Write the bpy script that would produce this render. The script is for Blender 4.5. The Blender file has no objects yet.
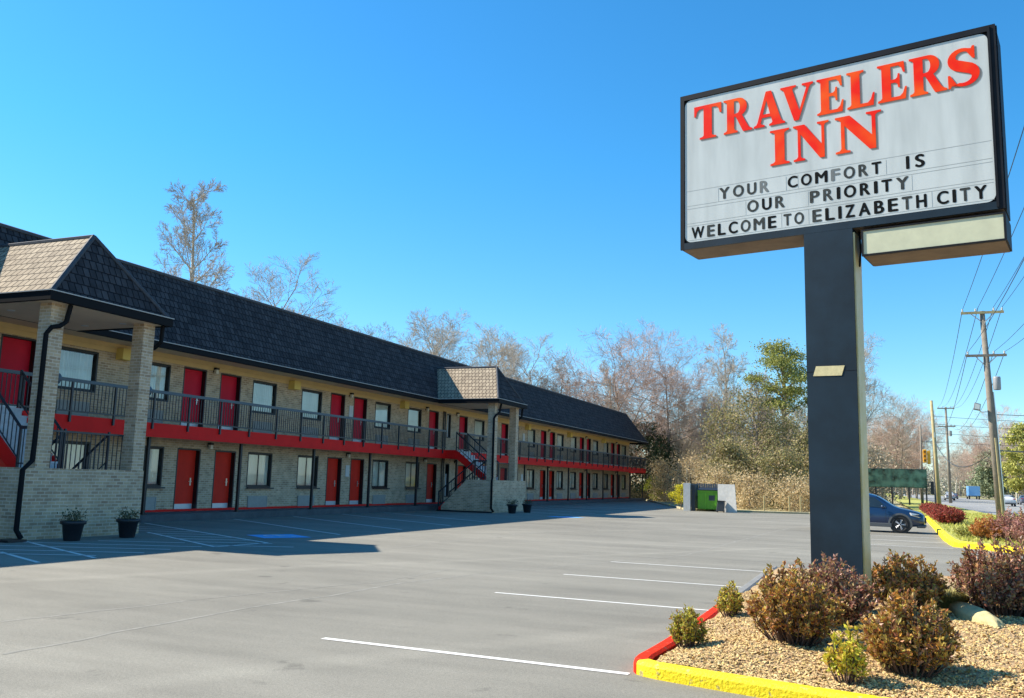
import bpy, math, random
from math import sin, cos, pi, radians
from mathutils import Vector, Matrix
sc = bpy.context.scene
col = sc.collection
G = -0.08            # level of the parking lot (walkway top is 0.15)

# ---------------------------------------------------------------- helpers
def tag(o, label=None, cat=None, group=None, kind=None):
    if label: o['label'] = label
    if cat: o['category'] = cat
    if group: o['group'] = group
    if kind: o['kind'] = kind
    return o
def empty(name, loc=(0, 0, 0), rz=0, label=None, cat=None, group=None):
    o = bpy.data.objects.new(name, None); col.objects.link(o)
    o.location = loc; o.rotation_euler = (0, 0, rz); o.empty_display_size = .2
    return tag(o, label, cat, group)
def copy_tree(o, parent=None):
    c = o.copy(); col.objects.link(c)
    if parent: c.parent = parent
    for ch in list(o.children): copy_tree(ch, c)
    return c
def uvmap(me):
    uv = me.uv_layers.new(name='UVMap').data
    for p in me.polygons:
        n = p.normal
        if abs(n.z) > .93: t, b = Vector((1, 0, 0)), Vector((0, 1, 0))
        else:
            t = Vector((-n.y, n.x, 0)).normalized(); b = n.cross(t)
        for li in p.loop_indices:
            v = me.vertices[me.loops[li].vertex_index].co
            uv[li].uv = (v.dot(t), v.dot(b))
class MB:
    def __init__(s): s.v = []; s.f = []; s.m = []; s.k = 0
    def add(s, vs, fs, k=None):
        b = len(s.v); s.v += [tuple(v) for v in vs]; s.f += [tuple(i + b for i in f) for f in fs]; s.m += [s.k if k is None else k] * len(fs); return s
    def box(s, x0, x1, y0, y1, z0, z1, k=None):
        return s.add([(x0, y0, z0), (x1, y0, z0), (x1, y1, z0), (x0, y1, z0), (x0, y0, z1), (x1, y0, z1), (x1, y1, z1), (x0, y1, z1)],
                     [(3, 2, 1, 0), (4, 5, 6, 7), (0, 1, 5, 4), (1, 2, 6, 5), (2, 3, 7, 6), (3, 0, 4, 7)], k)
    def quad(s, a, b, c, d, k=None): return s.add([a, b, c, d], [(0, 1, 2, 3)], k)
    def tube(s, pts, r, n=6, k=None, cap=True):
        pts = [Vector(p) for p in pts]; rs = r if isinstance(r, (list, tuple)) else [r] * len(pts)
        vs = []; fs = []
        d0 = (pts[1] - pts[0]).normalized()
        a = Vector((0, 0, 1)) if abs(d0.z) < .9 else Vector((1, 0, 0))
        for i, p in enumerate(pts):
            d = (pts[min(i + 1, len(pts) - 1)] - pts[max(i - 1, 0)]).normalized()
            x = a - d * a.dot(d)
            x = x.normalized() if x.length > 1e-4 else d.orthogonal().normalized()
            y = d.cross(x); a = x
            for j in range(n):
                t = 2 * pi * j / n; vs.append(p + (x * cos(t) + y * sin(t)) * rs[i])
        for i in range(len(pts) - 1):
            for j in range(n):
                fs.append((i * n + j, i * n + (j + 1) % n, (i + 1) * n + (j + 1) % n, (i + 1) * n + j))
        if cap: fs += [tuple(range(n))[::-1], tuple(range((len(pts) - 1) * n, len(pts) * n))]
        return s.add(vs, fs, k)
    def lathe(s, prof, c=(0, 0, 0), n=20, k=None, axis='z', cap=True):
        vs = []
        for r, z in prof:
            for j in range(n):
                t = 2 * pi * j / n
                if axis == 'z': vs.append((c[0] + r * cos(t), c[1] + r * sin(t), c[2] + z))
                else: vs.append((c[0] + r * cos(t), c[1] + z, c[2] + r * sin(t)))
        fs = [(i * n + j, i * n + (j + 1) % n, (i + 1) * n + (j + 1) % n, (i + 1) * n + j) for i in range(len(prof) - 1) for j in range(n)]
        if cap: fs += [tuple(range(n))[::-1], tuple(range((len(prof) - 1) * n, len(prof) * n))]
        return s.add(vs, fs, k)
    def prism(s, poly, a, b, axis='y', k=None):
        n = len(poly)
        f = {'y': lambda p, t: (p[0], t, p[1]), 'x': lambda p, t: (t, p[0], p[1]), 'z': lambda p, t: (p[0], p[1], t)}[axis]
        vs = [f(p, a) for p in poly] + [f(p, b) for p in poly]
        return s.add(vs, [tuple(range(n))[::-1], tuple(range(n, 2 * n))] + [(i, (i + 1) % n, n + (i + 1) % n, n + i) for i in range(n)], k)
    def mesh(s, name, mats, shift=(0, 0, 0), smooth=False, fix=True):
        me = bpy.data.meshes.new(name)
        me.from_pydata([(x - shift[0], y - shift[1], z - shift[2]) for x, y, z in s.v], [], s.f)
        if not isinstance(mats, (list, tuple)): mats = [mats]
        for m in mats: me.materials.append(m)
        if len(mats) > 1: me.polygons.foreach_set('material_index', s.m)
        if fix:
            import bmesh
            bm = bmesh.new(); bm.from_mesh(me); bmesh.ops.recalc_face_normals(bm, faces=bm.faces); bm.to_mesh(me); bm.free()
            uvmap(me)
        if smooth: me.shade_smooth()
        me.update(); return me
    def build(s, name, mats, parent=None, shift=None, smooth=False, loc=None, fix=True):
        if shift is None: shift = tuple(ROOT) if parent is not None and ROOT is not None else (0, 0, 0)
        me = s.mesh(name, mats, shift, smooth, fix)
        return put(name, me, parent, loc)
ROOT = None
def put(name, me, parent=None, loc=None):
    o = bpy.data.objects.new(name, me); col.objects.link(o)
    if parent: o.parent = parent
    if loc: o.location = loc
    return o
def bevel(o, w=.01, seg=2):
    m = o.modifiers.new('bevel', 'BEVEL'); m.width = w; m.segments = seg; m.limit_method = 'ANGLE'; return o

# ---------------------------------------------------------------- materials
def mat(name, c, rough=.7, metal=0, spec=.5, var=0, scale=8, bump=0, bscale=60, c2=None, coat=0, pos=(.34, .66)):
    m = bpy.data.materials.new(name); m.use_nodes = True; nt = m.node_tree; b = nt.nodes['Principled BSDF']
    b.inputs['Base Color'].default_value = (*c, 1); b.inputs['Roughness'].default_value = rough; b.inputs['Metallic'].default_value = metal
    b.inputs['Specular IOR Level'].default_value = spec; b.inputs['Coat Weight'].default_value = coat
    L = nt.links.new; tc = nt.nodes.new('ShaderNodeTexCoord')
    if var or c2:
        n = nt.nodes.new('ShaderNodeTexNoise'); n.inputs['Scale'].default_value = scale; n.inputs['Detail'].default_value = 6; n.inputs['Roughness'].default_value = .65
        L(tc.outputs['Object'], n.inputs['Vector'])
        r = nt.nodes.new('ShaderNodeValToRGB'); L(n.outputs['Fac'], r.inputs['Fac'])
        lo = c2 if c2 else tuple(x * (1 - var) for x in c); hi = c if c2 else tuple(min(1, x * (1 + var)) for x in c)
        r.color_ramp.elements[0].color = (*lo, 1); r.color_ramp.elements[1].color = (*hi, 1)
        r.color_ramp.elements[0].position = pos[0]; r.color_ramp.elements[1].position = pos[1]
        L(r.outputs['Color'], b.inputs['Base Color'])
    if bump:
        n = nt.nodes.new('ShaderNodeTexNoise'); n.inputs['Scale'].default_value = bscale; n.inputs['Detail'].default_value = 5
        L(tc.outputs['Object'], n.inputs['Vector'])
        bp = nt.nodes.new('ShaderNodeBump'); bp.inputs['Strength'].default_value = bump; bp.inputs['Distance'].default_value = .02
        L(n.outputs['Fac'], bp.inputs['Height']); L(bp.outputs['Normal'], b.inputs['Normal'])
    return m
def brickmat(name, c1, c2, mortar, bw, rh, ms, bump=.5, bdist=.01, spot=None, big=.25, smooth=.1, rough=.85, off=.5):
    m = bpy.data.materials.new(name); m.use_nodes = True; nt = m.node_tree; b = nt.nodes['Principled BSDF']; L = nt.links.new
    b.inputs['Roughness'].default_value = rough; b.inputs['Specular IOR Level'].default_value = .25
    tc = nt.nodes.new('ShaderNodeTexCoord')
    br = nt.nodes.new('ShaderNodeTexBrick'); br.inputs['Scale'].default_value = 1; br.offset = off
    br.inputs['Brick Width'].default_value = bw; br.inputs['Row Height'].default_value = rh; br.inputs['Mortar Size'].default_value = ms
    br.inputs['Mortar Smooth'].default_value = smooth; br.inputs['Bias'].default_value = 0
    for k, c in (('Color1', c1), ('Color2', c2), ('Mortar', mortar)): br.inputs[k].default_value = (*c, 1)
    nz = nt.nodes.new('ShaderNodeTexNoise'); nz.inputs['Scale'].default_value = 3.1; nz.inputs['Detail'].default_value = 5
    L(tc.outputs['Object'], nz.inputs['Vector'])
    # slight wobble of the courses
    wn = nt.nodes.new('ShaderNodeTexNoise'); wn.inputs['Scale'].default_value = 9; L(tc.outputs['UV'], wn.inputs['Vector'])
    vm = nt.nodes.new('ShaderNodeVectorMath'); vm.operation = 'MULTIPLY_ADD'; L(wn.outputs['Color'], vm.inputs[0])
    vm.inputs[1].default_value = (.012, .012, 0); L(tc.outputs['UV'], vm.inputs[2]); L(vm.outputs['Vector'], br.inputs['Vector'])
    mix = nt.nodes.new('ShaderNodeMix'); mix.data_type = 'RGBA'; mix.blend_type = 'MULTIPLY'; mix.inputs[0].default_value = 1
    rr = nt.nodes.new('ShaderNodeMapRange'); rr.inputs[1].default_value = .3; rr.inputs[2].default_value = .7; rr.inputs[3].default_value = 1 - big; rr.inputs[4].default_value = 1 + big
    L(nz.outputs['Fac'], rr.inputs[0]); L(br.outputs['Color'], mix.inputs[6]); L(rr.outputs[0], mix.inputs[7])
    out = mix.outputs[2]
    if spot:      # occasional darker bricks
        b2 = nt.nodes.new('ShaderNodeTexBrick'); b2.inputs['Scale'].default_value = 1; b2.offset = off
        b2.inputs['Brick Width'].default_value = bw; b2.inputs['Row Height'].default_value = rh; b2.inputs['Mortar Size'].default_value = ms
        b2.inputs['Bias'].default_value = -.72; L(vm.outputs['Vector'], b2.inputs['Vector'])
        b2.inputs['Color1'].default_value = (0, 0, 0, 1); b2.inputs['Color2'].default_value = (1, 1, 1, 1); b2.inputs['Mortar'].default_value = (0, 0, 0, 1)
        mx = nt.nodes.new('ShaderNodeMix'); mx.data_type = 'RGBA'; L(b2.outputs['Color'], mx.inputs[0]); L(out, mx.inputs[6]); mx.inputs[7].default_value = (*spot, 1)
        out = mx.outputs[2]
    L(out, b.inputs['Base Color'])
    bp = nt.nodes.new('ShaderNodeBump'); bp.inputs['Strength'].default_value = bump; bp.inputs['Distance'].default_value = bdist; bp.invert = True
    L(br.outputs['Fac'], bp.inputs['Height']); L(bp.outputs['Normal'], b.inputs['Normal'])
    return m
def leafmat(name, cols, rough=.55, trans=.25):
    m = bpy.data.materials.new(name); m.use_nodes = True; nt = m.node_tree; b = nt.nodes['Principled BSDF']; L = nt.links.new
    g = nt.nodes.new('ShaderNodeNewGeometry'); r = nt.nodes.new('ShaderNodeValToRGB'); cr = r.color_ramp
    while len(cr.elements) < len(cols): cr.elements.new(.5)
    for i, c in enumerate(cols):
        cr.elements[i].position = i / max(1, len(cols) - 1); cr.elements[i].color = (*c, 1)
    L(g.outputs['Random Per Island'], r.inputs['Fac']); L(r.outputs['Color'], b.inputs['Base Color'])
    b.inputs['Roughness'].default_value = rough; b.inputs['Specular IOR Level'].default_value = .3
    if trans:
        t = nt.nodes.new('ShaderNodeBsdfTranslucent'); L(r.outputs['Color'], t.inputs['Color'])
        mx = nt.nodes.new('ShaderNodeMixShader'); mx.inputs[0].default_value = trans
        L(b.outputs[0], mx.inputs[1]); L(t.outputs[0], mx.inputs[2]); L(mx.outputs[0], nt.nodes['Material Output'].inputs['Surface'])
    return m
def asphalt():
    m = bpy.data.materials.new('asphalt'); m.use_nodes = True; nt = m.node_tree; b = nt.nodes['Principled BSDF']; L = nt.links.new
    N = nt.nodes.new; tc = N('ShaderNodeTexCoord')
    def noise(s, d=5, vec=None, sc=(1, 1, 1), rot=0, rough=.6):
        mp = N('ShaderNodeMapping'); mp.inputs['Scale'].default_value = sc; mp.inputs['Rotation'].default_value = (0, 0, rot); L(tc.outputs['Object'], mp.inputs[0])
        n = N('ShaderNodeTexNoise'); n.inputs['Scale'].default_value = s; n.inputs['Detail'].default_value = d; n.inputs['Roughness'].default_value = rough; L(mp.outputs[0], n.inputs['Vector']); return n.outputs['Fac']
    def mr(x, a, bb, c, d):
        r = N('ShaderNodeMapRange'); r.inputs[1].default_value = a; r.inputs[2].default_value = bb; r.inputs[3].default_value = c; r.inputs[4].default_value = d; L(x, r.inputs[0]); return r.outputs[0]
    def mul(x, y):
        q = N('ShaderNodeMath'); q.operation = 'MULTIPLY'; L(x, q.inputs[0]); L(y, q.inputs[1]); return q.outputs[0]
    f = mul(mr(noise(.16, 4), .3, .7, .82, 1.14), mr(noise(1.3, 6, sc=(.35, 1.4, 1), rot=.35), .3, .7, .88, 1.10))
    f = mul(f, mr(noise(.5, 4, sc=(.12, 1.2, 1), rot=-.5), .35, .65, .88, 1.09))       # long sweep marks of the paver
    f = mul(f, mr(noise(160, 3, rough=.8), .35, .65, .62, 1.34))                       # grain
    f = mul(f, mr(noise(48, 4, rough=.7), .3, .7, .82, 1.16))
    f = mul(f, mr(noise(1.5, 4, rot=1.0), .66, .72, 1, .70))                              # oil spots
    # faint wavering seams
    wv = N('ShaderNodeTexWave'); wv.inputs['Scale'].default_value = .045; wv.inputs['Distortion'].default_value = 2.2; wv.inputs['Detail'].default_value = 3; wv.inputs['Detail Scale'].default_value = .6
    mp = N('ShaderNodeMapping'); mp.inputs['Rotation'].default_value = (0, 0, .5); L(tc.outputs['Object'], mp.inputs[0]); L(mp.outputs[0], wv.inputs['Vector'])
    f = mul(f, mr(wv.outputs['Fac'], .0, .012, 1.12, 1))
    c = N('ShaderNodeVectorMath'); c.operation = 'SCALE'; c.inputs[0].default_value = (.235, .218, .178); L(f, c.inputs['Scale'])
    L(c.outputs[0], b.inputs['Base Color']); b.inputs['Roughness'].default_value = .85; b.inputs['Specular IOR Level'].default_value = .3
    bp = N('ShaderNodeBump'); bp.inputs['Strength'].default_value = .5; bp.inputs['Distance'].default_value = .006; L(noise(130, 4, rough=.75), bp.inputs['Height']); L(bp.outputs['Normal'], b.inputs['Normal'])
    return m
def worn_paint(name, c, amount=.5):
    """road paint that has flaked: mixes with the asphalt colour by noise"""
    return mat(name, c, .8, c2=tuple(x * (1 - amount) + .17 * amount for x in c), scale=22, bump=.2, bscale=120)
M = {}
M['asphalt'] = asphalt()
M['wood'] = mat('pole_wood', (.27, .225, .17), .9, c2=(.18, .15, .12), scale=3, bump=.5, bscale=14)
M['ywood'] = mat('pole_wood_pale', (.42, .34, .17), .9, var=.15, scale=3)
M['brick'] = brickmat('buff_brick', (.56, .41, .26), (.40, .285, .18), (.58, .48, .36), .21, .075, .011, .6, .008, spot=(.24, .12, .075), big=.16)
M['shingle'] = brickmat('shingle', (.060, .058, .062), (.028, .028, .032), (.008, .008, .011), .19, .27, .020, .9, .03, big=.3, smooth=.5, rough=.9)
M['shingle_sunlit'] = brickmat('sunlit_shingle', (.42, .335, .235), (.30, .235, .165), (.07, .05, .035), .19, .27, .018, .9, .03, big=.14, smooth=.5, rough=.9)  # lighter shingle copy with the sunlight on that slope put into its colour
M['ridge'] = mat('ridge_cap', (.05, .055, .065), .8, var=.2)
M['black'] = mat('black_paint', (.008, .009, .012), .45)
M['gutter'] = mat('black_gutter', (.006, .0065, .008), .7, spec=.15)
M['drip'] = mat('drip_edge', (.42, .40, .37), .5)
M['soffit'] = mat('soffit_paint', (.72, .58, .40), .8, var=.05, scale=2)
M['frieze'] = mat('frieze_paint', (.72, .52, .23), .7, var=.05, scale=2)
M['yellowbox'] = mat('beam_end_paint', (.78, .58, .16), .7)
M['red'] = mat('red_fascia_paint', (.78, .014, .012), .65, spec=.2, var=.08, scale=1.5)
M['reddoor'] = mat('lower_door_red', (.74, .028, .012), .6, spec=.2, var=.1, scale=1.2)
M['crimson'] = mat('upper_door_red', (.66, .010, .035), .6, spec=.2, var=.1, scale=1.2)  # same red as the lower doors, with the cooler upstairs light put in
M['kick'] = mat('kick_plate', (.62, .64, .66), .4, metal=.3)
M['steel'] = mat('handle_steel', (.6, .6, .58), .3, metal=.9)
M['rail'] = mat('rail_paint', (.022, .03, .04), .4)
M['toprail'] = mat('top_rail_paint', (.045, .075, .10), .4)
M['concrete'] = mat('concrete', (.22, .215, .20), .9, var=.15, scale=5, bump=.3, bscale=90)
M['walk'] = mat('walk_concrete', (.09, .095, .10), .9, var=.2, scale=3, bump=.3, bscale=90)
M['tread'] = mat('tread_concrete', (.50, .52, .54), .8, var=.15, scale=6)
M['white'] = mat('white_paint', (.62, .62, .60), .6, var=.05)
M['ac'] = mat('unit_grille', (.34, .34, .32), .55, var=.08)
M['curtain'] = leafmat('curtain', [(.92, .92, .84), (.92, .92, .84)], .9, .12)
M['line'] = mat('white_line_paint', (.74, .72, .67), .8, c2=(.34, .33, .30), scale=14, bump=.2, bscale=120, pos=(.30, .42))
M['blueline'] = worn_paint('blue_mark_paint', (.10, .44, .85), .2)
M['yellow'] = mat('yellow_kerb_paint', (.92, .66, .004), .65, c2=(.42, .33, .12), scale=11, bump=.5, bscale=45, pos=(.35, .41))
M['redkerb'] = mat('red_kerb_paint', (.70, .03, .008), .8, spec=.1, c2=(.34, .14, .09), pos=(.33, .40), scale=14, bump=.35, bscale=45)
def glassmat():
    m = bpy.data.materials.new('window_glass'); m.use_nodes = True; nt = m.node_tree; L = nt.links.new; N = nt.nodes.new
    nt.nodes.remove(nt.nodes['Principled BSDF'])
    t = N('ShaderNodeBsdfTransparent'); t.inputs[0].default_value = (.95, .97, .96, 1)
    g = N('ShaderNodeBsdfGlossy'); g.inputs['Roughness'].default_value = .02; g.inputs[0].default_value = (.9, .93, .95, 1)
    fr = N('ShaderNodeFresnel'); fr.inputs['IOR'].default_value = 1.9
    mx = N('ShaderNodeMixShader'); L(fr.outputs[0], mx.inputs[0]); L(t.outputs[0], mx.inputs[1]); L(g.outputs[0], mx.inputs[2]); L(mx.outputs[0], nt.nodes['Material Output'].inputs['Surface'])
    return m
M['glass'] = glassmat()

# ---------------------------------------------------------------- ground, lot, road
def sheet(name, pts, z, m, kind='structure', label=None):
    b = MB(); b.add([(x, y, z) for x, y in pts], [tuple(range(len(pts)))])
    return tag(b.build(name, m), kind=kind, label=label)
gm = mat('dry_ground', (.36, .29, .16), .95, c2=(.22, .22, .09), scale=.35, bump=.5, bscale=12)
sheet('ground', [(-1500, -300), (1500, -300), (1500, 4000), (-1500, 4000)], G - .10, gm)
lot = [(-24, -14), (7.6, -14), (7.6, 26), (3.6, 26.6), (2.6, 28.2), (1.95, 29), (1.9, 33), (2.1, 41), (2.5, 57), (-4, 57.6), (-8.2, 56.5), (-11.3, 56.5), (-20.6, 84), (-24, 84)]
sheet('parking_lot', lot, G, M['asphalt'])
rm = mat('road_asphalt', (.27, .265, .255), .9, var=.1, scale=.4, bump=.2, bscale=90)
sheet('road', [(7.9, -60), (25.5, -60), (25.5, 1500), (7.9, 1500)], G - .05, rm)
b = MB()
for x in (11.6, 15.0, 18.4, 22.0):
    if x in (15.0, 18.4):
        for o in (0, .22): b.quad((x + o, -60, G - .045), (x + o + .11, -60, G - .045), (x + o + .11, 1200, G - .045), (x + o, 1200, G - .045))
    else:
        y = -30
        while y < 500: b.quad((x, y, G - .045), (x + .12, y, G - .045), (x + .12, y + 3, G - .045), (x, y + 3, G - .045)); y += 12
tag(b.build('road_marking', mat('road_line', (.55, .52, .4), .8)), kind='structure')
grass_m = mat('verge_grass', (.46, .43, .09), .95, c2=(.27, .28, .06), scale=1.6, bump=.6, bscale=25)
verge = [(2.1, 29.2), (2.7, 28.5), (3.6, 27.0), (7.3, 26.4), (7.3, 900), (2.5, 900), (2.5, 57.4), (2.25, 41), (2.05, 33)]
sheet('verge_ground', verge, G + .11, grass_m)
sheet('far_verge_ground', [(25.9, -60), (80, -60), (80, 1200), (25.9, 1200)], G - .03, mat('far_verge', (.30, .24, .13), .95, c2=(.17, .18, .06), scale=.5))
sheet('back_verge_ground', [(-11.1, 57), (-8.2, 56.9), (-4, 58.0), (2.3, 57.5), (2.3, 140), (-60, 140), (-60, 86), (-20.6, 85)], G - .02,
      mat('woodland_floor', (.52, .41, .21), .95, c2=(.32, .29, .12), scale=.9, bump=.6, bscale=10))

# painted lines (flat strips 4 mm above the lot)
def strip(b, p, q, w=.085, z=G + .004):
    p = Vector((*p, z)); q = Vector((*q, z)); d = (q - p).normalized(); n = Vector((-d.y, d.x, 0)) * w / 2
    b.quad(p - n, q - n, q + n, p + n)
b = MB()
for y in (7.5, 11.68, 14.62, 17.52): strip(b, (-5.0, y), (-1.95, y - .08), .085 if y < 9 else .065)
y = 24.75
D_ = Vector((8.2, -4.85))
for i in range(18):
    if i not in (4, 5): strip(b, (-20.35, y), (-20.35 + 7.0, y - 4.2))
    y += 3.33
strip(b, (-20.3, 20.7), (-12.9, 16.9)); strip(b, (-17.3, 17.75), (-12.99, 15.26)); strip(b, (-12.99, 15.26), (-12.9, 16.9))
strip(b, (-16.9, 13.85), (-12.88, 12.03)); strip(b, (-15.0, 11.83), (-12.9, 10.9)); strip(b, (-17.5, 9.3), (-12.9, 7.3)); strip(b, (-17.5, 5.9), (-12.9, 3.9))
def hatch(A0, A1, B0, B1, n, d=(.905, .425)):      # parallel strips running from line B to line A in direction d
    for i in range(n):
        t = (i + .5) / n; p = (B0[0] + (B1[0] - B0[0]) * t, B0[1] + (B1[1] - B0[1]) * t)
        ex, ey = A1[0] - A0[0], A1[1] - A0[1]; den = d[0] * -ey + d[1] * ex
        u = ((A0[0] - p[0]) * -ey + (A0[1] - p[1]) * ex) / den; strip(b, p, (p[0] + d[0] * u, p[1] + d[1] * u), .08)
hatch((-20.4, 20.76), (-12.9, 16.9), (-20.2, 19.25), (-13.0, 15.26), 8)
for p, q in (((-17.2, 12.3), (-13.2, 14.2)), ((-16.4, 11.7), (-13.0, 13.3)), ((-15.2, 11.4), (-13.2, 12.35)), ((-16.6, 13.6), (-13.2, 15.1)), ((-15.9, 14.9), (-14.2, 15.7))): strip(b, p, q, .08)
for i in range(4): strip(b, (-1.6, 28.2 + 2.9 * i), (1.9, 28.1 + 2.9 * i), .07)
tag(b.build('parking_line', M['line'], fix=True), kind='structure')
seam = MB(); rnd = random.Random(3)
for line, wd in (([(-6.83, 5.49), (-6.82, 5.86), (-6.88, 6.77), (-6.86, 8.6), (-6.67, 10.11), (-6.64, 11.91), (-5.89, 14.85), (-5.1, 17.12), (-4.06, 20.37), (-3.53, 33.03), (-3.07, 39.37)], .05), ([(-8.27, 6.61), (-8.07, 7.54), (-7.71, 9.4), (-6.95, 11.84), (-6.91, 14.94)], .035), ([(-9.92, 13.98), (-10.0, 18.81), (-9.66, 27.81), (-7.18, 39.09)], .05)):
    pts = []
    for (xa, ya), (xb, yb) in zip(line, line[1:]):
        n = max(2, int(math.hypot(xb - xa, yb - ya) / .5))
        pts += [(xa + (xb - xa) * i / n + rnd.gauss(0, .02), ya + (yb - ya) * i / n + rnd.gauss(0, .02)) for i in range(n)]
    for p, q in zip(pts, pts[1:]): strip(seam, p, q, wd * rnd.uniform(.6, 1.2), G + .002)
tag(seam.build('asphalt_seam', mat('seam', (.31, .29, .245), .9, c2=(.20, .19, .16), scale=8)), kind='structure')
def hc(x, y, name='blue_parking_mark'):
    b = MB(); d = Vector((.86, -.51)); n = Vector((.51, .86)); c = Vector((x, y))
    P = lambda u, v, z: (*(c + d * u + n * v), z)
    b.quad(P(-.62, -.62, G + .004), P(.62, -.62, G + .004), P(.62, .62, G + .004), P(-.62, .62, G + .004), 0)
    z = G + .008
    def st(pts, w=.07):
        for (u0, v0), (u1, v1) in zip(pts, pts[1:]):
            e = Vector((u1 - u0, v1 - v0)).normalized(); q = Vector((-e.y, e.x)) * w / 2
            b.quad(P(u0 - q.x, v0 - q.y, z), P(u1 - q.x, v1 - q.y, z), P(u1 + q.x, v1 + q.y, z), P(u0 + q.x, v0 + q.y, z), 1)
    st([(.28 * cos(t * .3) - .08, .28 * sin(t * .3) - .04) for t in range(6, 20)])
    st([(-.30 + .0, .05), (.02, .05)]); st([(.06, .0), (.08, .26)]); st([(.1, .28), (.32, .33)])
    b.add([P(-.42 + .07 * cos(k * pi / 4), .05 + .07 * sin(k * pi / 4), z) for k in range(8)], [tuple(range(8))], 1)
    tag(b.build(name, [M['blueline'], M['line']]), kind='structure')
hc(-14.1, 18.9); hc(-13.0, 38.2)

# kerbs
def kerb(name, path, w, h, mats, label, cat, z0=G - .05, kfun=None, closed=False):
    """swept kerb with rounded upper edges; width goes to the left of the path"""
    b = MB(); P = [Vector((x, y)) for x, y in path]; rings = []
    for i, p in enumerate(P):
        d = (P[min(i + 1, len(P) - 1)] - P[max(i - 1, 0)]).normalized(); n = Vector((-d.y, d.x))
        prof = [(0, z0), (0, G + h - .03), (.008, G + h - .012), (.03, G + h), (w - .03, G + h), (w, G + h - .02), (w, z0)]
        rings.append([(*(p + n * o), z) for o, z in prof])
    m = len(rings[0])
    for i in range(len(P) - 1):
        for j in range(m - 1): b.add([rings[i][j], rings[i + 1][j], rings[i + 1][j + 1], rings[i][j + 1]], [(0, 1, 2, 3)], kfun(i) if kfun else 0)
    b.add(rings[0], [tuple(range(m))], kfun(0) if kfun else 0); b.add(rings[-1], [tuple(range(m))], kfun(len(P) - 2) if kfun else 0)
    return tag(b.build(name, mats, smooth=False), label, cat)
def arc(cx, cy, r, a0, a1, n=8): return [(cx + r * cos(radians(a0 + (a1 - a0) * i / n)), cy + r * sin(radians(a0 + (a1 - a0) * i / n))) for i in range(n + 1)]
kerb('concrete_kerb', [(-1.93, 17.6), (-1.93, 14), (-1.93, 11.6)], .15, .10, M['concrete'], 'bare concrete kerb at the far left of the planting bed', 'kerb')
kerb('red_kerb', [(-1.93, 11.59), (-1.93, 10.5), (-1.93, 9.4), (-1.95, 8.6), (-1.97, 8.1), (-1.985, 7.85), (-1.975, 7.68), (-1.945, 7.54), (-1.90, 7.45)], .15, .10, M['redkerb'],
     'red painted kerb along the left edge of the planting bed', 'kerb')
kerb('yellow_kerb', [(-1.895, 7.447), (-1.82, 7.39), (-1.7, 7.335), (-1.41, 7.25), (-.9, 7.12), (-.3, 6.98), (.4, 6.86), (1.5, 6.75), (3.2, 6.6), (7.2, 6.4)], .16, .115, M['yellow'],
     'bright yellow kerb in front of the mulched sign bed', 'kerb')
kerb('yellow_kerb', [(7.6, 26.1), (5.4, 26.3), (4.0, 26.5), (3.3, 27.1), (2.85, 27.9), (2.4, 28.6), (1.98, 29.1), (1.92, 30.2), (1.93, 33), (2.03, 38), (2.13, 42), (2.25, 48), (2.42, 57)][::-1], .22, .17, M['yellow'],
     'bright yellow kerb curving round the grass verge beside the blue car', 'kerb')
kerb('concrete_kerb', [(-20.6, 84.3), (-16, 70.5), (-11.5, 57.0), (-8.2, 56.8), (-4, 57.9), (2.2, 57.3)], .18, .12, mat('pale_kerb', (.42, .36, .22), .9, var=.2), 'pale dusty kerb along the far edge of the parking lot', 'kerb')

# ---------------------------------------------------------------- motel
WX = -21.76; BX = -20.45; EX = -20.1; Y0, Y1 = 2.0, 82.15
ROOT = Vector((-21.76, 42, 0))
motel = empty('motel_building', ROOT, 0, 'long two storey buff brick motel with red doors and dark mansard roof', 'motel')
pairs = [5.8, 14.65, 23.36, 32.2, 51.1, 58.2, 67.0, 76.0]
doorsY = []
for p in pairs: doorsY += [p, p + 1.84]
doorsY += [41.33, 45.0]; doorsY.sort()
winY = [9.5, 12.3, 18.3, 21.3, 27.0, 30.1, 35.9, 39.05, 47.05, 55.65, 61.65, 64.75, 70.6, 73.7, 79.6]
DW, WW = 1.12, 1.45
ops = []
for y in doorsY:
    ops.append((y, y + DW, .15, 2.26)); ops.append((y, y + DW, 2.94, 5.03))
for y in winY:
    ops.append((y, y + WW, .96, 2.27)); ops.append((y, y + WW, 3.75, 4.98))
ops.append((43.45, 43.95, .5, 2.3)); ops.append((43.45, 43.95, 3.7, 5.0))
ys = sorted(set([Y0, Y1] + [a for o in ops for a in o[:2]])); zs = sorted(set([-.05, 5.32] + [a for o in ops for a in o[2:]]))
b = MB()
for ya, yb in zip(ys, ys[1:]):
    zrun = None
    for za, zb in zip(zs, zs[1:]):
        ym, zm = (ya + yb) / 2, (za + zb) / 2
        if any(o[0] < ym < o[1] and o[2] < zm < o[3] for o in ops): continue
        b.quad((WX, ya, za), (WX, yb, za), (WX, yb, zb), (WX, ya, zb))
b.quad((WX, Y0, -.05), (WX, Y0, 5.32), (-34, Y0, 5.32), (-34, Y0, -.05)); b.quad((WX, Y1, -.05), (WX, Y1, 5.32), (-34, Y1, 5.32), (-34, Y1, -.05))
b.quad((-34, Y0, -.05), (-34, Y0, 5.32), (-34, Y1, 5.32), (-34, Y1, -.05))
w = b.build('wall', M['brick'], motel, fix=False); uvmap(w.data)
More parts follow.
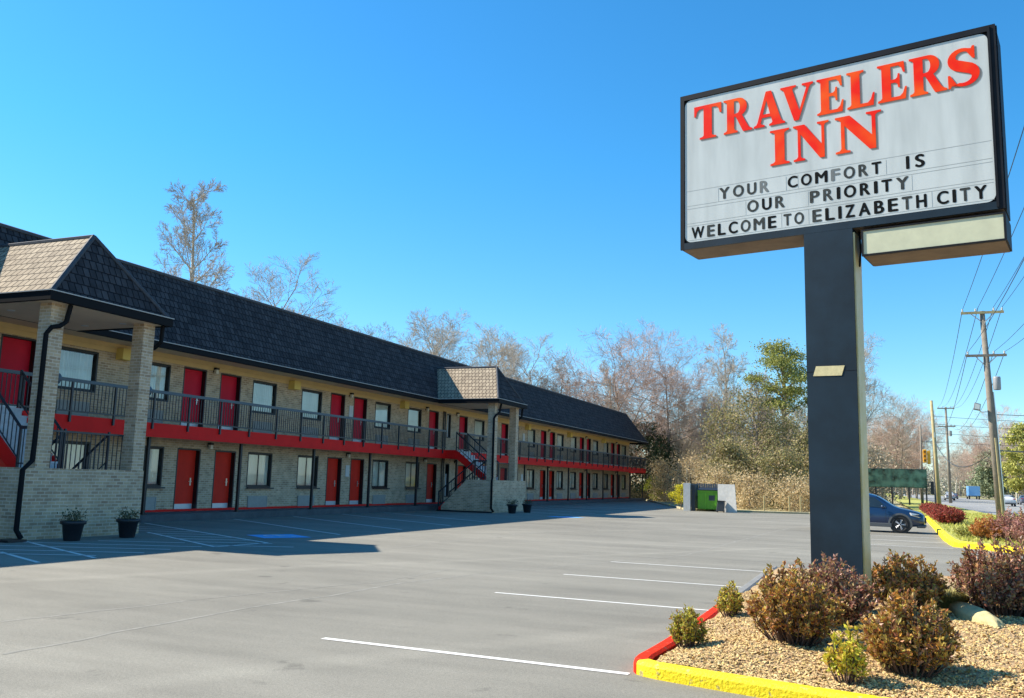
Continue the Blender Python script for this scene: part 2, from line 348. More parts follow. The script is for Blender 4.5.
def frame_mesh(name, w_, h_, thr):      # dark painted reveal lining one opening; origin at its lower corner on the wall plane
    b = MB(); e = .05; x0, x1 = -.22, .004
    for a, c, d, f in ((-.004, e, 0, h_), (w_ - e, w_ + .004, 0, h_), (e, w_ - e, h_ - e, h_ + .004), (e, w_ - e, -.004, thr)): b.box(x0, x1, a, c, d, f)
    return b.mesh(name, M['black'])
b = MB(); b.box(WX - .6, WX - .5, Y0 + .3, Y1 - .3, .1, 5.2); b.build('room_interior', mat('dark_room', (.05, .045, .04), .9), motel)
# doors
def door_meshes(m):
    d = MB(); d.box(-.05, 0, .05, DW - .05, .02, 2.06)
    dm = d.mesh('door', m)
    k = MB(); k.box(0.002, .008, .07, DW - .07, .03, .24); km = k.mesh('kick_plate', M['kick'])
    h = MB(); h.box(.002, .02, .86, .92, .86, 1.12); h.tube([(.02, .89, 1.0), (.07, .89, 1.0)], .012); h.tube([(.065, .89, 1.0), (.065, .76, .995)], .012); hm = h.mesh('door_handle', M['steel'])
    return dm, km, hm
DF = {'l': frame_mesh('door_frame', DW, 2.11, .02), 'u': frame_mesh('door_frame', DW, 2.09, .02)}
DM = {'l': door_meshes(M['reddoor']), 'u': door_meshes(M['crimson'])}
def add_door(y, z, key):
    dm, km, hm = DM[key]
    o = put('door', dm, motel, Vector((WX - .17, y, z)) - ROOT)
    put('door_frame', DF[key], o, (.17, 0, 0)); put('kick_plate', km, o); put('door_handle', hm, o)
for y in doorsY:
    add_door(y, .15, 'l'); add_door(y, 2.94, 'u')
# windows
def win_meshes(h, seed, low):
    random.seed(seed)
    f = MB(); e = .05
    f.box(-.03, 0, .05, WW - .05, .05, .09); f.box(-.03, 0, .05, WW - .05, h - .09, h - .05); 
    if low: f.box(-.03, 0, WW / 2 - .015, WW / 2 + .015, .09, h - .09); f.box(.15, .21, -.04, WW + .04, -.05, -.002)
    fm = f.mesh('window', M['black'])
    c = MB(); n = 90; z0, z1 = .09, h - .09
    for i in range(n):
        y0 = .06 + (WW - .12) * i / n; y1 = .06 + (WW - .12) * (i + 1) / n
        x = lambda y: -.075 + .025 * sin(y * 62 + sin(y * 9) * 2)
        c.quad((x(y0), y0, z0), (x(y1), y1, z0), (x(y1), y1, z1), (x(y0), y0, z1))
    cm = c.mesh('curtain', M['curtain'], fix=False)
    g = MB(); g.quad((-.016, .05, .09), (-.016, WW - .05, .09), (-.016, WW - .05, h - .09), (-.016, .05, h - .09)); g2 = g.mesh('glass', M['glass'], fix=False)
    return fm, cm, g2
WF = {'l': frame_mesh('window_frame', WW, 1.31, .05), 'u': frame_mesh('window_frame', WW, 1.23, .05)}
WM = {'l': win_meshes(1.31, 1, True), 'u': win_meshes(1.23, 2, False)}
for y in winY:
    for z, k in ((.96, 'l'), (3.75, 'u')):
        o = put('window', WM[k][0], motel, Vector((WX - .07, y, z)) - ROOT)
        put('window_frame', WF[k], o, (.07, 0, 0)); put('curtain', WM[k][1], o); put('glass', WM[k][2], o)
for z in (.5, 3.7):
    b = MB(); b.box(WX - .15, WX - .13, 43.5, 43.9, z + .05, z + 1.24); np_ = b.build('narrow_panel', M['white'], motel); put('panel_frame', frame_mesh('panel_frame', .5, 1.8 if z < 1 else 1.3, .05), np_, Vector((WX, 43.45, z)) - ROOT)
# heating units under the windows
def ac_mesh():
    b = MB(); b.box(-.02, .035, 0, 1.12, 0, .42, 0)
    for i in range(11): b.box(.035, .047, .04, 1.08, .03 + i * .034, .045 + i * .034, 0)
    b.box(.035, .052, -.0, 1.12, .40, .42, 0); b.box(.035, .052, 0, .03, 0, .40, 0); b.box(.035, .052, 1.09, 1.12, 0, .40, 0)
    return b.mesh('heating_unit', M['ac'])
AC = ac_mesh()
for y in winY:
    put('heating_unit', AC, motel, Vector((WX, y + .12, .22)) - ROOT); put('heating_unit', AC, motel, Vector((WX, y + .12, 3.02)) - ROOT)
# door lamps, room plates, beam ends
b = MB(); b.box(0, .05, -.06, .06, -.02, .12, 0); b.box(.05, .16, -.08, .08, .06, .13, 0); b.box(.05, .15, -.06, .06, -.08, .06, 1)
LM = b.mesh('wall_lamp', [M['black'], mat('lamp_glass', (.75, .72, .62), .3)])
for y in [p + 1.48 for p in pairs] + [40.95, 44.6]:
    for z in (2.37, 5.03): put('wall_lamp', LM, motel, Vector((WX + .003, y, z)) - ROOT)
b = MB(); b.box(.003, .03, 0, .3, 0, .5); PM = b.mesh('notice_plate', M['white'])
for y, z in ((33.62, 1.45), (33.66, 4.1), (54.6, 1.4), (54.75, 4.1)): put('notice_plate', PM, motel, Vector((WX, y, z)) - ROOT)
b = MB(); b.box(.002, .3, 0, .42, 0, .34); BM = b.mesh('beam_end', M['yellowbox'])
for y in (11.5, 20.4, 29.17, 38.2, 55.1, 63.9, 73.0): put('beam_end', BM, motel, Vector((WX, y, 4.86)) - ROOT)
b = MB(); b.box(WX + .003, WX + .06, Y0, Y1 - .001, 5.2, 5.335); b.box(WX + .003, WX + .025, Y0, Y1 - .002, 5.06, 5.2); b.build('frieze_board', M['frieze'], motel)
b = MB(); b.box(WX + .003, WX + .02, Y0, Y1 - .002, .153, .23)
b.build('base_strip', M['red'], motel)
# walkway and balcony
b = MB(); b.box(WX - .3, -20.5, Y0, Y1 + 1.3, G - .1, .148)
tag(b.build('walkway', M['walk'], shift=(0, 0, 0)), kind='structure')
b = MB(); b.box(WX + .002, BX - .03, Y0, Y1 + 1.2, 2.72, 2.9); b.build('balcony_deck', M['concrete'], motel)
b = MB(); b.box(BX - .03, BX, Y0, Y1 + 1.25, 2.50, 2.93); b.box(WX - 2, BX - .03, Y1 + 1.2, Y1 + 1.25, 2.50, 2.93)
b.build('balcony_fascia', M['red'], motel)
b = MB()
for x in (-21.2,): b.box(WX + .01, BX - .04, Y0, Y1 + 1.15, 2.66, 2.715)
b.build('balcony_ceiling', M['soffit'], motel)
# railing
def railing(ya, yb, x=BX + .035):
    b = MB(); b.box(x - .045, x + .045, ya, yb, 3.84, 3.93, 1); b.box(x - .02, x + .02, ya, yb, 3.02, 3.06, 0)
    y = ya
    while y < yb: b.box(x - .009, x + .009, y - .009, y + .009, 3.06, 3.84, 0); y += .126
    y = 20.78 - 1.51 * 12
    while y < yb:
        if y > ya: b.box(x - .028, x + .028, y - .028, y + .028, 2.74, 3.84, 0)
        y += 1.51
    b.build('railing', [M['rail'], M['toprail']], motel)
YC1, YC2 = 15.6, 40.8
railing(Y0, 13.85); railing(15.25, 40.75); railing(42.3, Y1 + 1.25)
b = MB(); yy = Y1 + 1.22
b.box(WX - 1.8, BX, yy - .045, yy + .045, 3.84, 3.93, 1); b.box(WX - 1.8, BX, yy - .02, yy + .02, 3.02, 3.06, 0)
x = WX - 1.8
while x < BX: b.box(x - .009, x + .009, yy - .009, yy + .009, 3.06, 3.84, 0); x += .126
b.build('railing', [M['rail'], M['toprail']], motel)
# posts from walkway to balcony
pm = MB(); pm.box(-.045, .045, -.045, .045, 0, 2.35); pm.box(-.09, .09, -.09, .09, 0, .02)
PMm = pm.mesh('balcony_post', M['black'])
for y in [8.0, 12.3, 21.0, 25.3, 29.7, 33.95, 38.3, 42.7, 48.4, 52.6, 56.9, 61.3, 65.7, 70.1, 74.5, 78.6, 83.25]:
    put('balcony_post', PMm, motel, Vector((-20.72, y, .15)) - ROOT)
put('balcony_post', PMm, motel, Vector((-21.9, 83.25, .15)) - ROOT)
for y in (42.95, 43.15):
    b = MB(); b.tube([(WX + .06, y, .15), (WX + .06, y, 5.1)], .035, 8); b.build('conduit', M['black'], motel)
# mansard roof
ez, rx, rz = 5.38, -21.5, 7.86
S, N_ = Y0 - .9, 82.4
b = MB()
e = [(EX, S, ez), (EX, N_, ez), (-35.6, N_, ez), (-35.6, S, ez)]; t = [(rx, S + 1.6, rz), (rx, N_ - 2.5, rz), (-34.2, N_ - 2.5, rz), (-34.2, S + 1.6, rz)]
b.add(e + t, [(0, 1, 5, 4), (1, 2, 6, 5), (2, 3, 7, 6), (3, 0, 4, 7)]); b.quad(*t)
b.build('mansard_roof', M['shingle'], motel)
b = MB()
def ridgecap(p, q, w=.13):
    b.tube([p, q], .07, 6)
ridgecap((rx, S + 1.6, rz), (rx, N_ - 2.5, rz)); ridgecap((rx, N_ - 2.5, rz), (EX, N_, ez)); ridgecap((rx, S + 1.6, rz), (EX, S, ez)); ridgecap((rx, N_ - 2.5, rz), (-34.2, N_ - 2.5, rz))
b.build('ridge_cap', M['ridge'], motel)
b = MB(); b.box(EX - .02, EX + .11, S, N_ + .1, 5.19, 5.36); b.box(-35, EX + .1, N_ - .0, N_ + .11, 5.19, 5.36); b.build('gutter', M['gutter'], motel)
b = MB(); b.box(EX + .0, EX + .125, S, N_ + .12, 5.362, 5.385); b.build('drip_edge', M['drip'], motel)
b = MB(); b.box(-35, EX - .02, S + .1, N_ - .02, 5.335, 5.36); b.build('soffit', M['soffit'], motel)
# small hip peak seen over the ridge
b = MB(); cx, cy = -26.0, 50.6
b.add([(cx - 2, cy - 2, 7.8), (cx + 2, cy - 2, 7.8), (cx + 2, cy + 3.5, 7.8), (cx - 2, cy + 3.5, 7.8), (cx, cy, 9.15), (cx, cy + 2, 9.15)], [(0, 1, 4), (1, 2, 5, 4), (2, 3, 5), (3, 0, 4, 5)])
b.build('roof_peak', M['shingle'], motel)

def flight(x0, z0, x1, z1, ya, yb, nst, name='staircase'):
    """straight flight along X from (x0,z0) low to (x1,z1) high"""
    dx = (x1 - x0) / nst; dz = (z1 - z0) / nst
    b = MB()
    for i in range(nst):
        xa = x0 + dx * i; b.box(min(xa, xa + dx) - .01, max(xa, xa + dx) + .02, ya + .05, yb - .05, z0 + dz * (i + 1) - .05, z0 + dz * (i + 1))
        b.box(xa - .012, xa + .012, ya + .06, yb - .06, z0 + dz * i - .0, z0 + dz * (i + 1) - .052)
    st = b.build(name, M['tread'], motel)
    for y in (ya, yb - .05):
        b = MB(); b.prism([(x0, z0 - .22), (x0, z0 + .16), (x1, z1 + .04), (x1, z1 - .38)], y, y + .05); b.build('stringer', M['red'], st)
    for y in (ya + .02, yb - .02):
        b = MB()
        b.tube([(x0, y, z0 + .92), (x1, y, z1 + .92)], .034, 6); b.tube([(x0, y, z0 + .22), (x1, y, z1 + .22)], .018, 5)
        n = int(abs(x1 - x0) / .13)
        for i in range(n + 1):
            t = i / n; x = x0 + (x1 - x0) * t; z = z0 + (z1 - z0) * t
            b.box(x - .009, x + .009, y - .009, y + .009, z + .2, z + .92)
        for x, z in ((x0, z0), (x1, z1)): b.box(x - .025, x + .025, y - .025, y + .025, z - .05, z + .97)
        b.build('handrail', M['rail'], st)
    return st
def porch(yc, mirror, ext=0):
    F = -17.05; ya, yb = yc - 1.82, yc + 1.6
    s = 1 if not mirror else -1
    # pedestal walls
    b = MB(); T = 1.47
    b.box(F - .22, F, ya, yb + ext, G - .1, T)
    lowside = [(F - .22, G - .1), (F - .22, T), (F - 1.3, T), (F - 2.62, .16), (F - 2.62, G - .1)]
    full = [(F - .22, G - .1), (F - .22, T), (F - 1.3, T), (F - 1.3, G - .1)]
    b.prism(lowside if mirror else full, ya, ya + .22); b.prism(full if mirror else lowside, yb - .22, yb)
    b.build('pedestal_wall', M['brick'], motel)
    for y in (yc - 1.50, yc + 1.24):
        b = MB(); b.box(F - .41, F - .05, y, y + .37, T, 5.18); b.build('brick_column', M['brick'], motel)
        b = MB(); b.lathe([(.0, 0), (.13, .0), (.14, .04), (.13, .1), (.0, .12)], (F - .2, y + .38, 3.5), 14, axis='y', cap=False); b.build('round_bracket', M['toprail'], motel)
    # landing and flights
    b = MB(); b.box(F - 1.0, F - .22, ya + .22, yb - .22, T - .16, T - .02); b.build('stair_landing', M['tread'], motel)
    near = (ya + .24, ya + 1.5) if mirror else (ya + .62, ya + 1.75); far = (yb - 1.6, yb - .24)
    up, lo = (far, near) if mirror else (near, far)
    flight(F - 1.0, T - .02, -19.6 if not mirror else -19.85, 2.9, up[0], up[1], 8)
    flight(-19.95, G, F - 1.0, T - .02, lo[0], lo[1], 8)
    b = MB(); b.box(BX - .03, -19.6 if not mirror else -19.85, up[0], up[1], 2.74, 2.905, 0); b.build('deck_extension', M['concrete'], motel)
    xx = -19.6 if not mirror else -19.85
    for y in (up[0] - .03, up[1]): b = MB(); b.box(BX + .001, xx, y, y + .03, 2.5, 2.93); b.build('extension_fascia', M['red'], motel)
    # landing rail at the front and outer side
    b = MB()
    y = ya + .1 if mirror else ya + .64
    for (p, q) in (((F - 1.0, y), (F - .3, y)),):
        b.box(p[0], q[0], y - .03, y + .03, 2.34, 2.41); b.box(p[0], q[0], y - .015, y + .015, 1.55, 1.58)
        x = p[0]
        while x < q[0]: b.box(x - .009, x + .009, y - .009, y + .009, 1.47, 2.35); x += .12
    x = F - .35; yq = yc - 1.24; ye = yc + 1.17
    b.box(x - .025, x + .025, yq, ye, 2.30, 2.34); yv = yq + .1
    while yv < ye: b.box(x - .008, x + .008, yv - .008, yv + .008, 1.47, 2.31); yv += .135
    b.build('landing_railing', M['rail'], motel)
    # hip roof
    ea, eb = yc - 1.76, yc + 1.74; fx = F + .22; z = 5.38
    ax, az, ym = -17.72, 7.15, (ea + eb) / 2
    c = [(fx, ea, z), (fx, eb, z), (-20.6, eb, z), (-20.6, ea, z), (ax, ym, az), (-21.4, ym, az)]
    b = MB(); b.add(c, [(0, 3, 5, 4)], 1); b.add(c, [(0, 1, 4), (1, 2, 5, 4)], 0)
    me = b.mesh('porch_roof', [M['shingle'], M['shingle_sunlit']], tuple(ROOT), fix=False)
    import bmesh
    bm = bmesh.new(); bm.from_mesh(me); bmesh.ops.recalc_face_normals(bm, faces=bm.faces); bm.to_mesh(me); bm.free(); uvmap(me)
    put('porch_roof', me, motel)
    b = MB()
    for p, q in ((c[0], c[4]), (c[1], c[4]), (c[4], c[5])): b.tube([p, q], .06, 6)
    b.build('ridge_cap', M['ridge'], motel)
    b = MB(); b.box(fx - .02, fx + .1, ea - .1, eb + .1, 5.16, 5.36); b.box(-20.0, fx - .02, ea - .1, ea, 5.16, 5.36); b.box(-20.0, fx - .02, eb, eb + .1, 5.16, 5.36); b.build('gutter', M['gutter'], motel)
    b = MB(); b.box(fx, fx + .115, ea - .115, eb + .115, 5.362, 5.385); b.box(-20.0, fx - .002, ea - .115, ea, 5.362, 5.385); b.box(-20, fx - .002, eb, eb + .115, 5.362, 5.385); b.build('drip_edge', M['drip'], motel)
    b = MB(); b.box(-20.0, fx - .02, ea, eb, 5.18, 5.22); b.build('porch_ceiling', M['soffit'], motel)
    for dx in (.9, 2.2):
        for dy in (.75, 2.9):
            b = MB(); b.lathe([(.0, 0), (.085, 0), (.095, .012), (.0, .014)], (fx - dx, ea + dy, 5.164), 14, cap=False); b.build('ceiling_light', M['white'], motel)
    # downspouts
    b = MB(); y = yc - 1.50
    b.tube([(F + .12, y + .36, 5.17), (F + .05, y + .34, 4.78), (F + .03, y + .2, 4.66), (F + .02, y + .0, 4.6), (F - .06, y - .06, 4.45), (F - .06, y - .06, 2.0), (F - .04, y - .09, 1.62), (F + .06, ya - .06, 1.42), (F + .06, ya - .06, .15), (F + .16, ya - .0, -.03)], .055, 8)
    b.build('downspout', M['gutter'], motel)
    b = MB(); y = eb
    b.tube([(F + .1, y - .02, 5.17), (F + .06, y + .0, 4.75), (F - .1, y - .05, 4.6), (F - .5, y - .0, 4.66)], .055, 8); b.build('downspout', M['gutter'], motel)
    b = MB(); b.box(F - .1, F + .4, ya - .5, ya - .05, G, G + .05) if not mirror else b.box(F - 2.8, F + .1, ya - .12, ya - .01, G, G + .07)
    b.build('splash_block', M['black'], motel)
porch(YC1, False); porch(YC2, True, 1.05)
ROOT = None

# potted plants
def leaf_cloud(b, centers, n, size, rnd, r=.12, up=.3, k=None, stretch=1.7):
    for _ in range(n):
        c = rnd.choice(centers); c = Vector(c[:3]) + Vector((rnd.gauss(0, 1), rnd.gauss(0, 1), rnd.gauss(0, 1))) * r
        d = Vector((rnd.gauss(0, 1), rnd.gauss(0, 1), rnd.gauss(up, 1))).normalized(); s = d.orthogonal().normalized()
        s = (Matrix.Rotation(rnd.random() * 6.3, 3, d) @ s); L_ = size * rnd.uniform(.6, 1.3)
        a = c; m1 = c + d * L_ * .5 + s * L_ * .5 / stretch; m2 = c + d * L_ * .5 - s * L_ * .5 / stretch; e = c + d * L_
        b.add([a, m1, e, m2], [(0, 1, 2, 3)], k)
def planter(x, y, label):
    r = empty('planter', (x, y, G), 0, label, 'planter', 'black planters in front of the brick stair porches')
    b = MB(); b.lathe([(.16, 0), (.17, .02), (.22, .34), (.265, .36), (.27, .42), (.25, .43), (.235, .40), (.23, .38)], (0, 0, 0), 24, cap=False); b.lathe([(.0, .37), (.232, .38)], (0, 0, 0), 24, 1, cap=False)
    for a in range(8): b.lathe([(.0, 0), (.02, .005), (.0, .01)], (.2 * cos(a * .785), .2 * sin(a * .785), .2), 6, cap=False)
    b.build('pot', [mat('pot_plastic', (.012, .013, .018), .45), mat('soil', (.05, .035, .02), 1)], r, (0, 0, 0), smooth=True)
    rnd = random.Random(int(x * 97 + y * 13)); b = MB()
    for i in range(26):
        a = rnd.random() * 6.3; t = rnd.uniform(.1, .32); b.tube([(rnd.uniform(-.1, .1), rnd.uniform(-.1, .1), .38), (t * cos(a) * .5, t * sin(a) * .5, .5), (t * cos(a), t * sin(a), rnd.uniform(.52, .72))], [.004, .003, .002], 3)
    leaf_cloud(b, [(rnd.uniform(-.2, .2), rnd.uniform(-.2, .2), rnd.uniform(.42, .6)) for _ in range(30)], 260, .05, rnd, .05)
    b.build('foliage', leafmat('planter_leaf', [(.05, .07, .03), (.10, .11, .05), (.14, .10, .06)]), r, (0, 0, 0), fix=False)
planter(-16.3, 14.55, 'black tapered planter in front of the near brick porch, left of its pair')
planter(-16.25, 16.05, 'black tapered planter in front of the near brick porch, right of its pair')
planter(-16.25, 39.75, 'black tapered planter in front of the far brick stair porch, left of its pair')
planter(-16.2, 41.6, 'black tapered planter in front of the far brick stair porch, right of its pair')

# ---------------------------------------------------------------- motel sign
SW = 3.749; a_ = -.203
sign = empty('motel_sign', (1.364 - SW * cos(a_), 10.5 - SW * sin(a_), 0), a_, 'tall roadside motel sign on a dark blue square pole with red TRAVELERS INN lettering', 'sign')
Z3 = (0, 0, 0)
bluem = mat('sign_blue_paint', (.007, .019, .031), .5, spec=.3, var=.35, scale=1.6)
blk = mat('sign_frame_paint', (.006, .007, .010), .6, spec=.2, var=.3, scale=6)
under = mat('sign_underside', (.16, .125, .09), .8, var=.2, scale=3)
ZB, ZT, DEP = 4.53, 6.659, .6
b = MB(); F = .075
b.box(0, SW, .03, DEP, ZB + .01, ZT, 0)
b.box(0, .055, 0, .03, ZB, ZT, 0); b.box(SW - .07, SW, 0, .03, ZB, ZT, 0); b.box(.055, SW - .07, 0, .03, ZT - .07, ZT, 0); b.box(.055, SW - .07, 0, .03, ZB, ZB + .085, 1)
b.box(.02, SW - .02, .035, DEP - .02, ZB, ZB + .008, 2)
b.box(SW, SW + .012, .05, .09, ZB, ZT, 0); b.box(SW - .08, SW - .055, -.012, 0, ZB + .02, ZT - .02, 0)
b.build('cabinet', [blk, bluem, under], sign, Z3)
# white face with rounded corners
def rounded(x0, x1, z0, z1, r, y, n=6):
    pts = []
    for cx, cz, a0 in ((x1 - r, z1 - r, 0), (x0 + r, z1 - r, 90), (x0 + r, z0 + r, 180), (x1 - r, z0 + r, 270)):
        for i in range(n + 1): t = radians(a0 + 90 * i / n); pts.append((cx + r * cos(t), y, cz + r * sin(t)))
    return pts
fm = bpy.data.materials.new('sign_face'); fm.use_nodes = True; nt = fm.node_tree; bs = nt.nodes['Principled BSDF']; bs.inputs['Roughness'].default_value = .35
tc = nt.nodes.new('ShaderNodeTexCoord'); mp = nt.nodes.new('ShaderNodeMapping'); mp.inputs['Scale'].default_value = (3, 1, .5); nz = nt.nodes.new('ShaderNodeTexNoise'); nz.inputs['Scale'].default_value = 1.5; nz.inputs['Detail'].default_value = 5
rp = nt.nodes.new('ShaderNodeValToRGB'); rp.color_ramp.elements[0].color = (.45, .46, .43, 1); rp.color_ramp.elements[1].color = (.57, .58, .545, 1); rp.color_ramp.elements[0].position = .3; rp.color_ramp.elements[1].position = .6
nt.links.new(tc.outputs['Object'], mp.inputs[0]); nt.links.new(mp.outputs[0], nz.inputs['Vector']); nt.links.new(nz.outputs['Fac'], rp.inputs[0]); nt.links.new(rp.outputs[0], bs.inputs['Base Color'])
b = MB(); p = rounded(.062, 3.668, 4.622, 6.582, .09, .012); b.add(p, [tuple(range(len(p)))]); face = b.build('sign_face', fm, sign, Z3)
trk = mat('track_plastic', (.40, .40, .37), .5)
b = MB()
for z in (5.318, 5.115, 5.075, 4.875, 4.84, 4.648): b.box(.085, 3.65, .0105, .0117, z - .0025, z + .0025)
for x, z in ((1.395, 5.12), (1.54, 5.12), (2.56, 5.12), (.52, 5.12), (.88, 4.885), (2.83, 4.885), (1.66, 4.885), (1.33, 4.655), (1.66, 4.655), (3.03, 4.655)): b.box(x, x + .002, .010, .0113, z, z + .18)
b.build('letter_track', trk, face, Z3)

# serif capitals drawn as outlines (width, outer outline, holes) in a unit-high box
def bow(cx, cz, rx, rz, a0, a1, n=10): return [(cx + rx * cos(radians(a0 + (a1 - a0) * i / n)), cz + rz * sin(radians(a0 + (a1 - a0) * i / n))) for i in range(n + 1)]
def serif_S():
    spine = []; 
    for i in range(15): t = radians(38 + (262 - 38) * i / 14); spine.append((.40 + .27 * cos(t), .735 + .215 * sin(t)))
    for i in range(1, 16): t = radians(82 - (82 + 150) * i / 15); spine.append((.385 + .30 * cos(t), .27 + .23 * sin(t)))
    L1 = []; R1 = []; n = len(spine)
    for i, p in enumerate(spine):
        q0 = spine[max(0, i - 1)]; q1 = spine[min(n - 1, i + 1)]; d = Vector((q1[0] - q0[0], q1[1] - q0[1])).normalized()
        t = i / (n - 1); w = .045 + .085 * math.exp(-((t - .52) / .24) ** 2)
        L1.append((p[0] - d.y * w, p[1] + d.x * w)); R1.append((p[0] + d.y * w, p[1] - d.x * w))
    # terminals get vertical serifs
    return [(.70, 1.0), (.66, .70), (.61, .70)] + L1[2:][::1] + [(.02, -.02 + .02), (.05, .33), (.10, .33)] + R1[::-1][2:] + [(.63, .92), (.66, 1.0)]
LET = {
 'T': (.86, [(0, 1), (0, .70), (.05, .70), (.09, .84), (.16, .90), (.30, .91), (.30, .10), (.26, .07), (.17, .05), (.17, 0), (.69, 0), (.69, .05), (.60, .07), (.56, .10), (.56, .91), (.70, .90), (.77, .84), (.81, .70), (.86, .70), (.86, 1)], []),
 'R': (1.0, [(0, 1), (0, .95), (.08, .93), (.12, .89), (.12, .11), (.08, .07), (0, .05), (0, 0), (.50, 0), (.50, .05), (.42, .07), (.38, .11), (.38, .46), (.44, .46), (.66, .06), (.70, 0), (1.02, 0), (1.02, .05), (.94, .08), (.88, .13), (.66, .49)] + bow(.54, .735, .30, .265, -55, 90), [[(.38, .92), (.38, .55), (.44, .55)] + bow(.46, .735, .13, .185, -80, 90)[1:]]),
 'A': (1.0, [(.40, 1), (.10, .14), (.06, .08), (-.03, .05), (-.03, 0), (.34, 0), (.34, .05), (.25, .07), (.21, .11), (.255, .26), (.56, .26), (.61, .11), (.58, .07), (.50, .05), (.50, 0), (1.03, 0), (1.03, .05), (.95, .08), (.90, .14), (.58, 1)], [[(.285, .35), (.415, .74), (.53, .35)]]),
 'V': (.98, [(0, 1), (0, .95), (.07, .92), (.11, .86), (.40, 0), (.54, 0), (.86, .86), (.90, .92), (.98, .95), (.98, 1), (.65, 1), (.65, .95), (.74, .93), (.78, .88), (.56, .26), (.36, .89), (.39, .93), (.47, .95), (.47, 1)], []),
 'E': (.82, [(0, 1), (0, .95), (.08, .93), (.12, .89), (.12, .11), (.08, .07), (0, .05), (0, 0), (.78, 0), (.82, .32), (.77, .32), (.71, .16), (.62, .09), (.38, .09), (.38, .47), (.50, .47), (.56, .43), (.58, .33), (.63, .33), (.63, .70), (.58, .70), (.56, .60), (.50, .56), (.38, .56), (.38, .91), (.60, .91), (.68, .84), (.73, .71), (.78, .71), (.76, 1)], []),
 'L': (.80, [(0, 1), (0, .95), (.08, .93), (.12, .89), (.12, .11), (.08, .07), (0, .05), (0, 0), (.76, 0), (.80, .34), (.75, .34), (.69, .17), (.60, .09), (.38, .09), (.38, .89), (.42, .93), (.50, .95), (.50, 1)], []),
 'S': (.74, None, []),
 'I': (.56, [(0, 1), (0, .95), (.09, .93), (.14, .89), (.14, .11), (.09, .07), (0, .05), (0, 0), (.56, 0), (.56, .05), (.47, .07), (.42, .11), (.42, .89), (.47, .93), (.56, .95), (.56, 1)], []),
 'N': (1.12, [(0, 1), (0, .95), (.07, .93), (.14, .87), (.14, .12), (.10, .07), (0, .05), (0, 0), (.36, 0), (.36, .05), (.27, .07), (.23, .12), (.23, .74), (.83, 0), (.98, 0), (.98, .88), (1.02, .93), (1.12, .95), (1.12, 1), (.76, 1), (.76, .95), (.85, .93), (.89, .88), (.89, .37), (.36, 1)], [])}
def S_outline():
    # centreline of the S with varying stroke weight, closed with wedge serifs
    sp = bow(.37, .735, .245, .205, 30, 250, 14) + bow(.375, .265, .275, .215, 70, -145, 14)[1:]
    sp = [(x, z) for x, z in sp]; n = len(sp); Lf = []; Rt = []
    for i, p in enumerate(sp):
        q0 = sp[max(0, i - 1)]; q1 = sp[min(n - 1, i + 1)]; d = Vector((q1[0] - q0[0], q1[1] - q0[1])).normalized()
        t = i / (n - 1); w = .04 + .095 * math.exp(-((t - .5) / .22) ** 2)
        Lf.append((p[0] - d.y * w, p[1] + d.x * w)); Rt.append((p[0] + d.y * w, p[1] - d.x * w))
    # at the start the travel is anticlockwise from the upper right: left side is inner
    return Rt[2:-2] + [(.10, .06), (.07, -.0), (.02, -.0), (.02, .34), (.07, .34)] + Lf[::-1][2:-2] + [(.60, .68), (.65, .68), (.65, 1.0), (.60, 1.0), (.57, .94)]
LET['S'] = (.70, S_outline(), [])
def glyph(ch, x0, x1, z0, z1, y, depth, name, m, parent, dx=0, dz=0):
    w, out, holes = LET[ch]; m_ = (x0 + x1) / 2; x0, x1 = m_ + (x0 - m_) * .94, m_ + (x1 - m_) * .94
    cu = bpy.data.curves.new('glyph', 'CURVE'); cu.dimensions = '2D'; cu.fill_mode = 'BOTH'; cu.extrude = depth / 2
    for pl in [out] + holes:
        sp = cu.splines.new('POLY'); sp.points.add(len(pl) - 1); sp.use_cyclic_u = True
        for q, (px, pz) in zip(sp.points, pl): q.co = (x0 + (x1 - x0) * px / w + dx, z0 + (z1 - z0) * pz + dz, 0, 1)
    t = bpy.data.objects.new('glyph_tmp', cu); col.objects.link(t)
    me = bpy.data.meshes.new_from_object(t.evaluated_get(bpy.context.evaluated_depsgraph_get()))
    bpy.data.objects.remove(t); bpy.data.curves.remove(cu)
    me.transform(Matrix.Translation((0, y, 0)) @ Matrix.Rotation(radians(90), 4, 'X'))
    me.materials.clear(); me.materials.append(m); me.name = name
    return put(name, me, parent)
lm = bpy.data.materials.new('letter_red'); lm.use_nodes = True; nt = lm.node_tree; bs = nt.nodes['Principled BSDF']; bs.inputs['Roughness'].default_value = .5; bs.inputs['Specular IOR Level'].default_value = .15
tc = nt.nodes.new('ShaderNodeTexCoord'); sx = nt.nodes.new('ShaderNodeSeparateXYZ'); nt.links.new(tc.outputs['Object'], sx.inputs[0])
nz = nt.nodes.new('ShaderNodeTexNoise'); nz.inputs['Scale'].default_value = 2.2; nt.links.new(tc.outputs['Object'], nz.inputs['Vector'])
rp = nt.nodes.new('ShaderNodeValToRGB'); rp.color_ramp.elements[0].color = (.85, .012, .002, 1); rp.color_ramp.elements[1].color = (.92, .10, .006, 1); rp.color_ramp.elements[0].position = .42; rp.color_ramp.elements[1].position = .68
nt.links.new(nz.outputs['Fac'], rp.inputs[0]); nt.links.new(rp.outputs[0], bs.inputs['Base Color'])
shm = mat('drop_shadow_print', (.40, .33, .26), .6)  # flat tan drop shadow, an offset copy laid behind each red letter
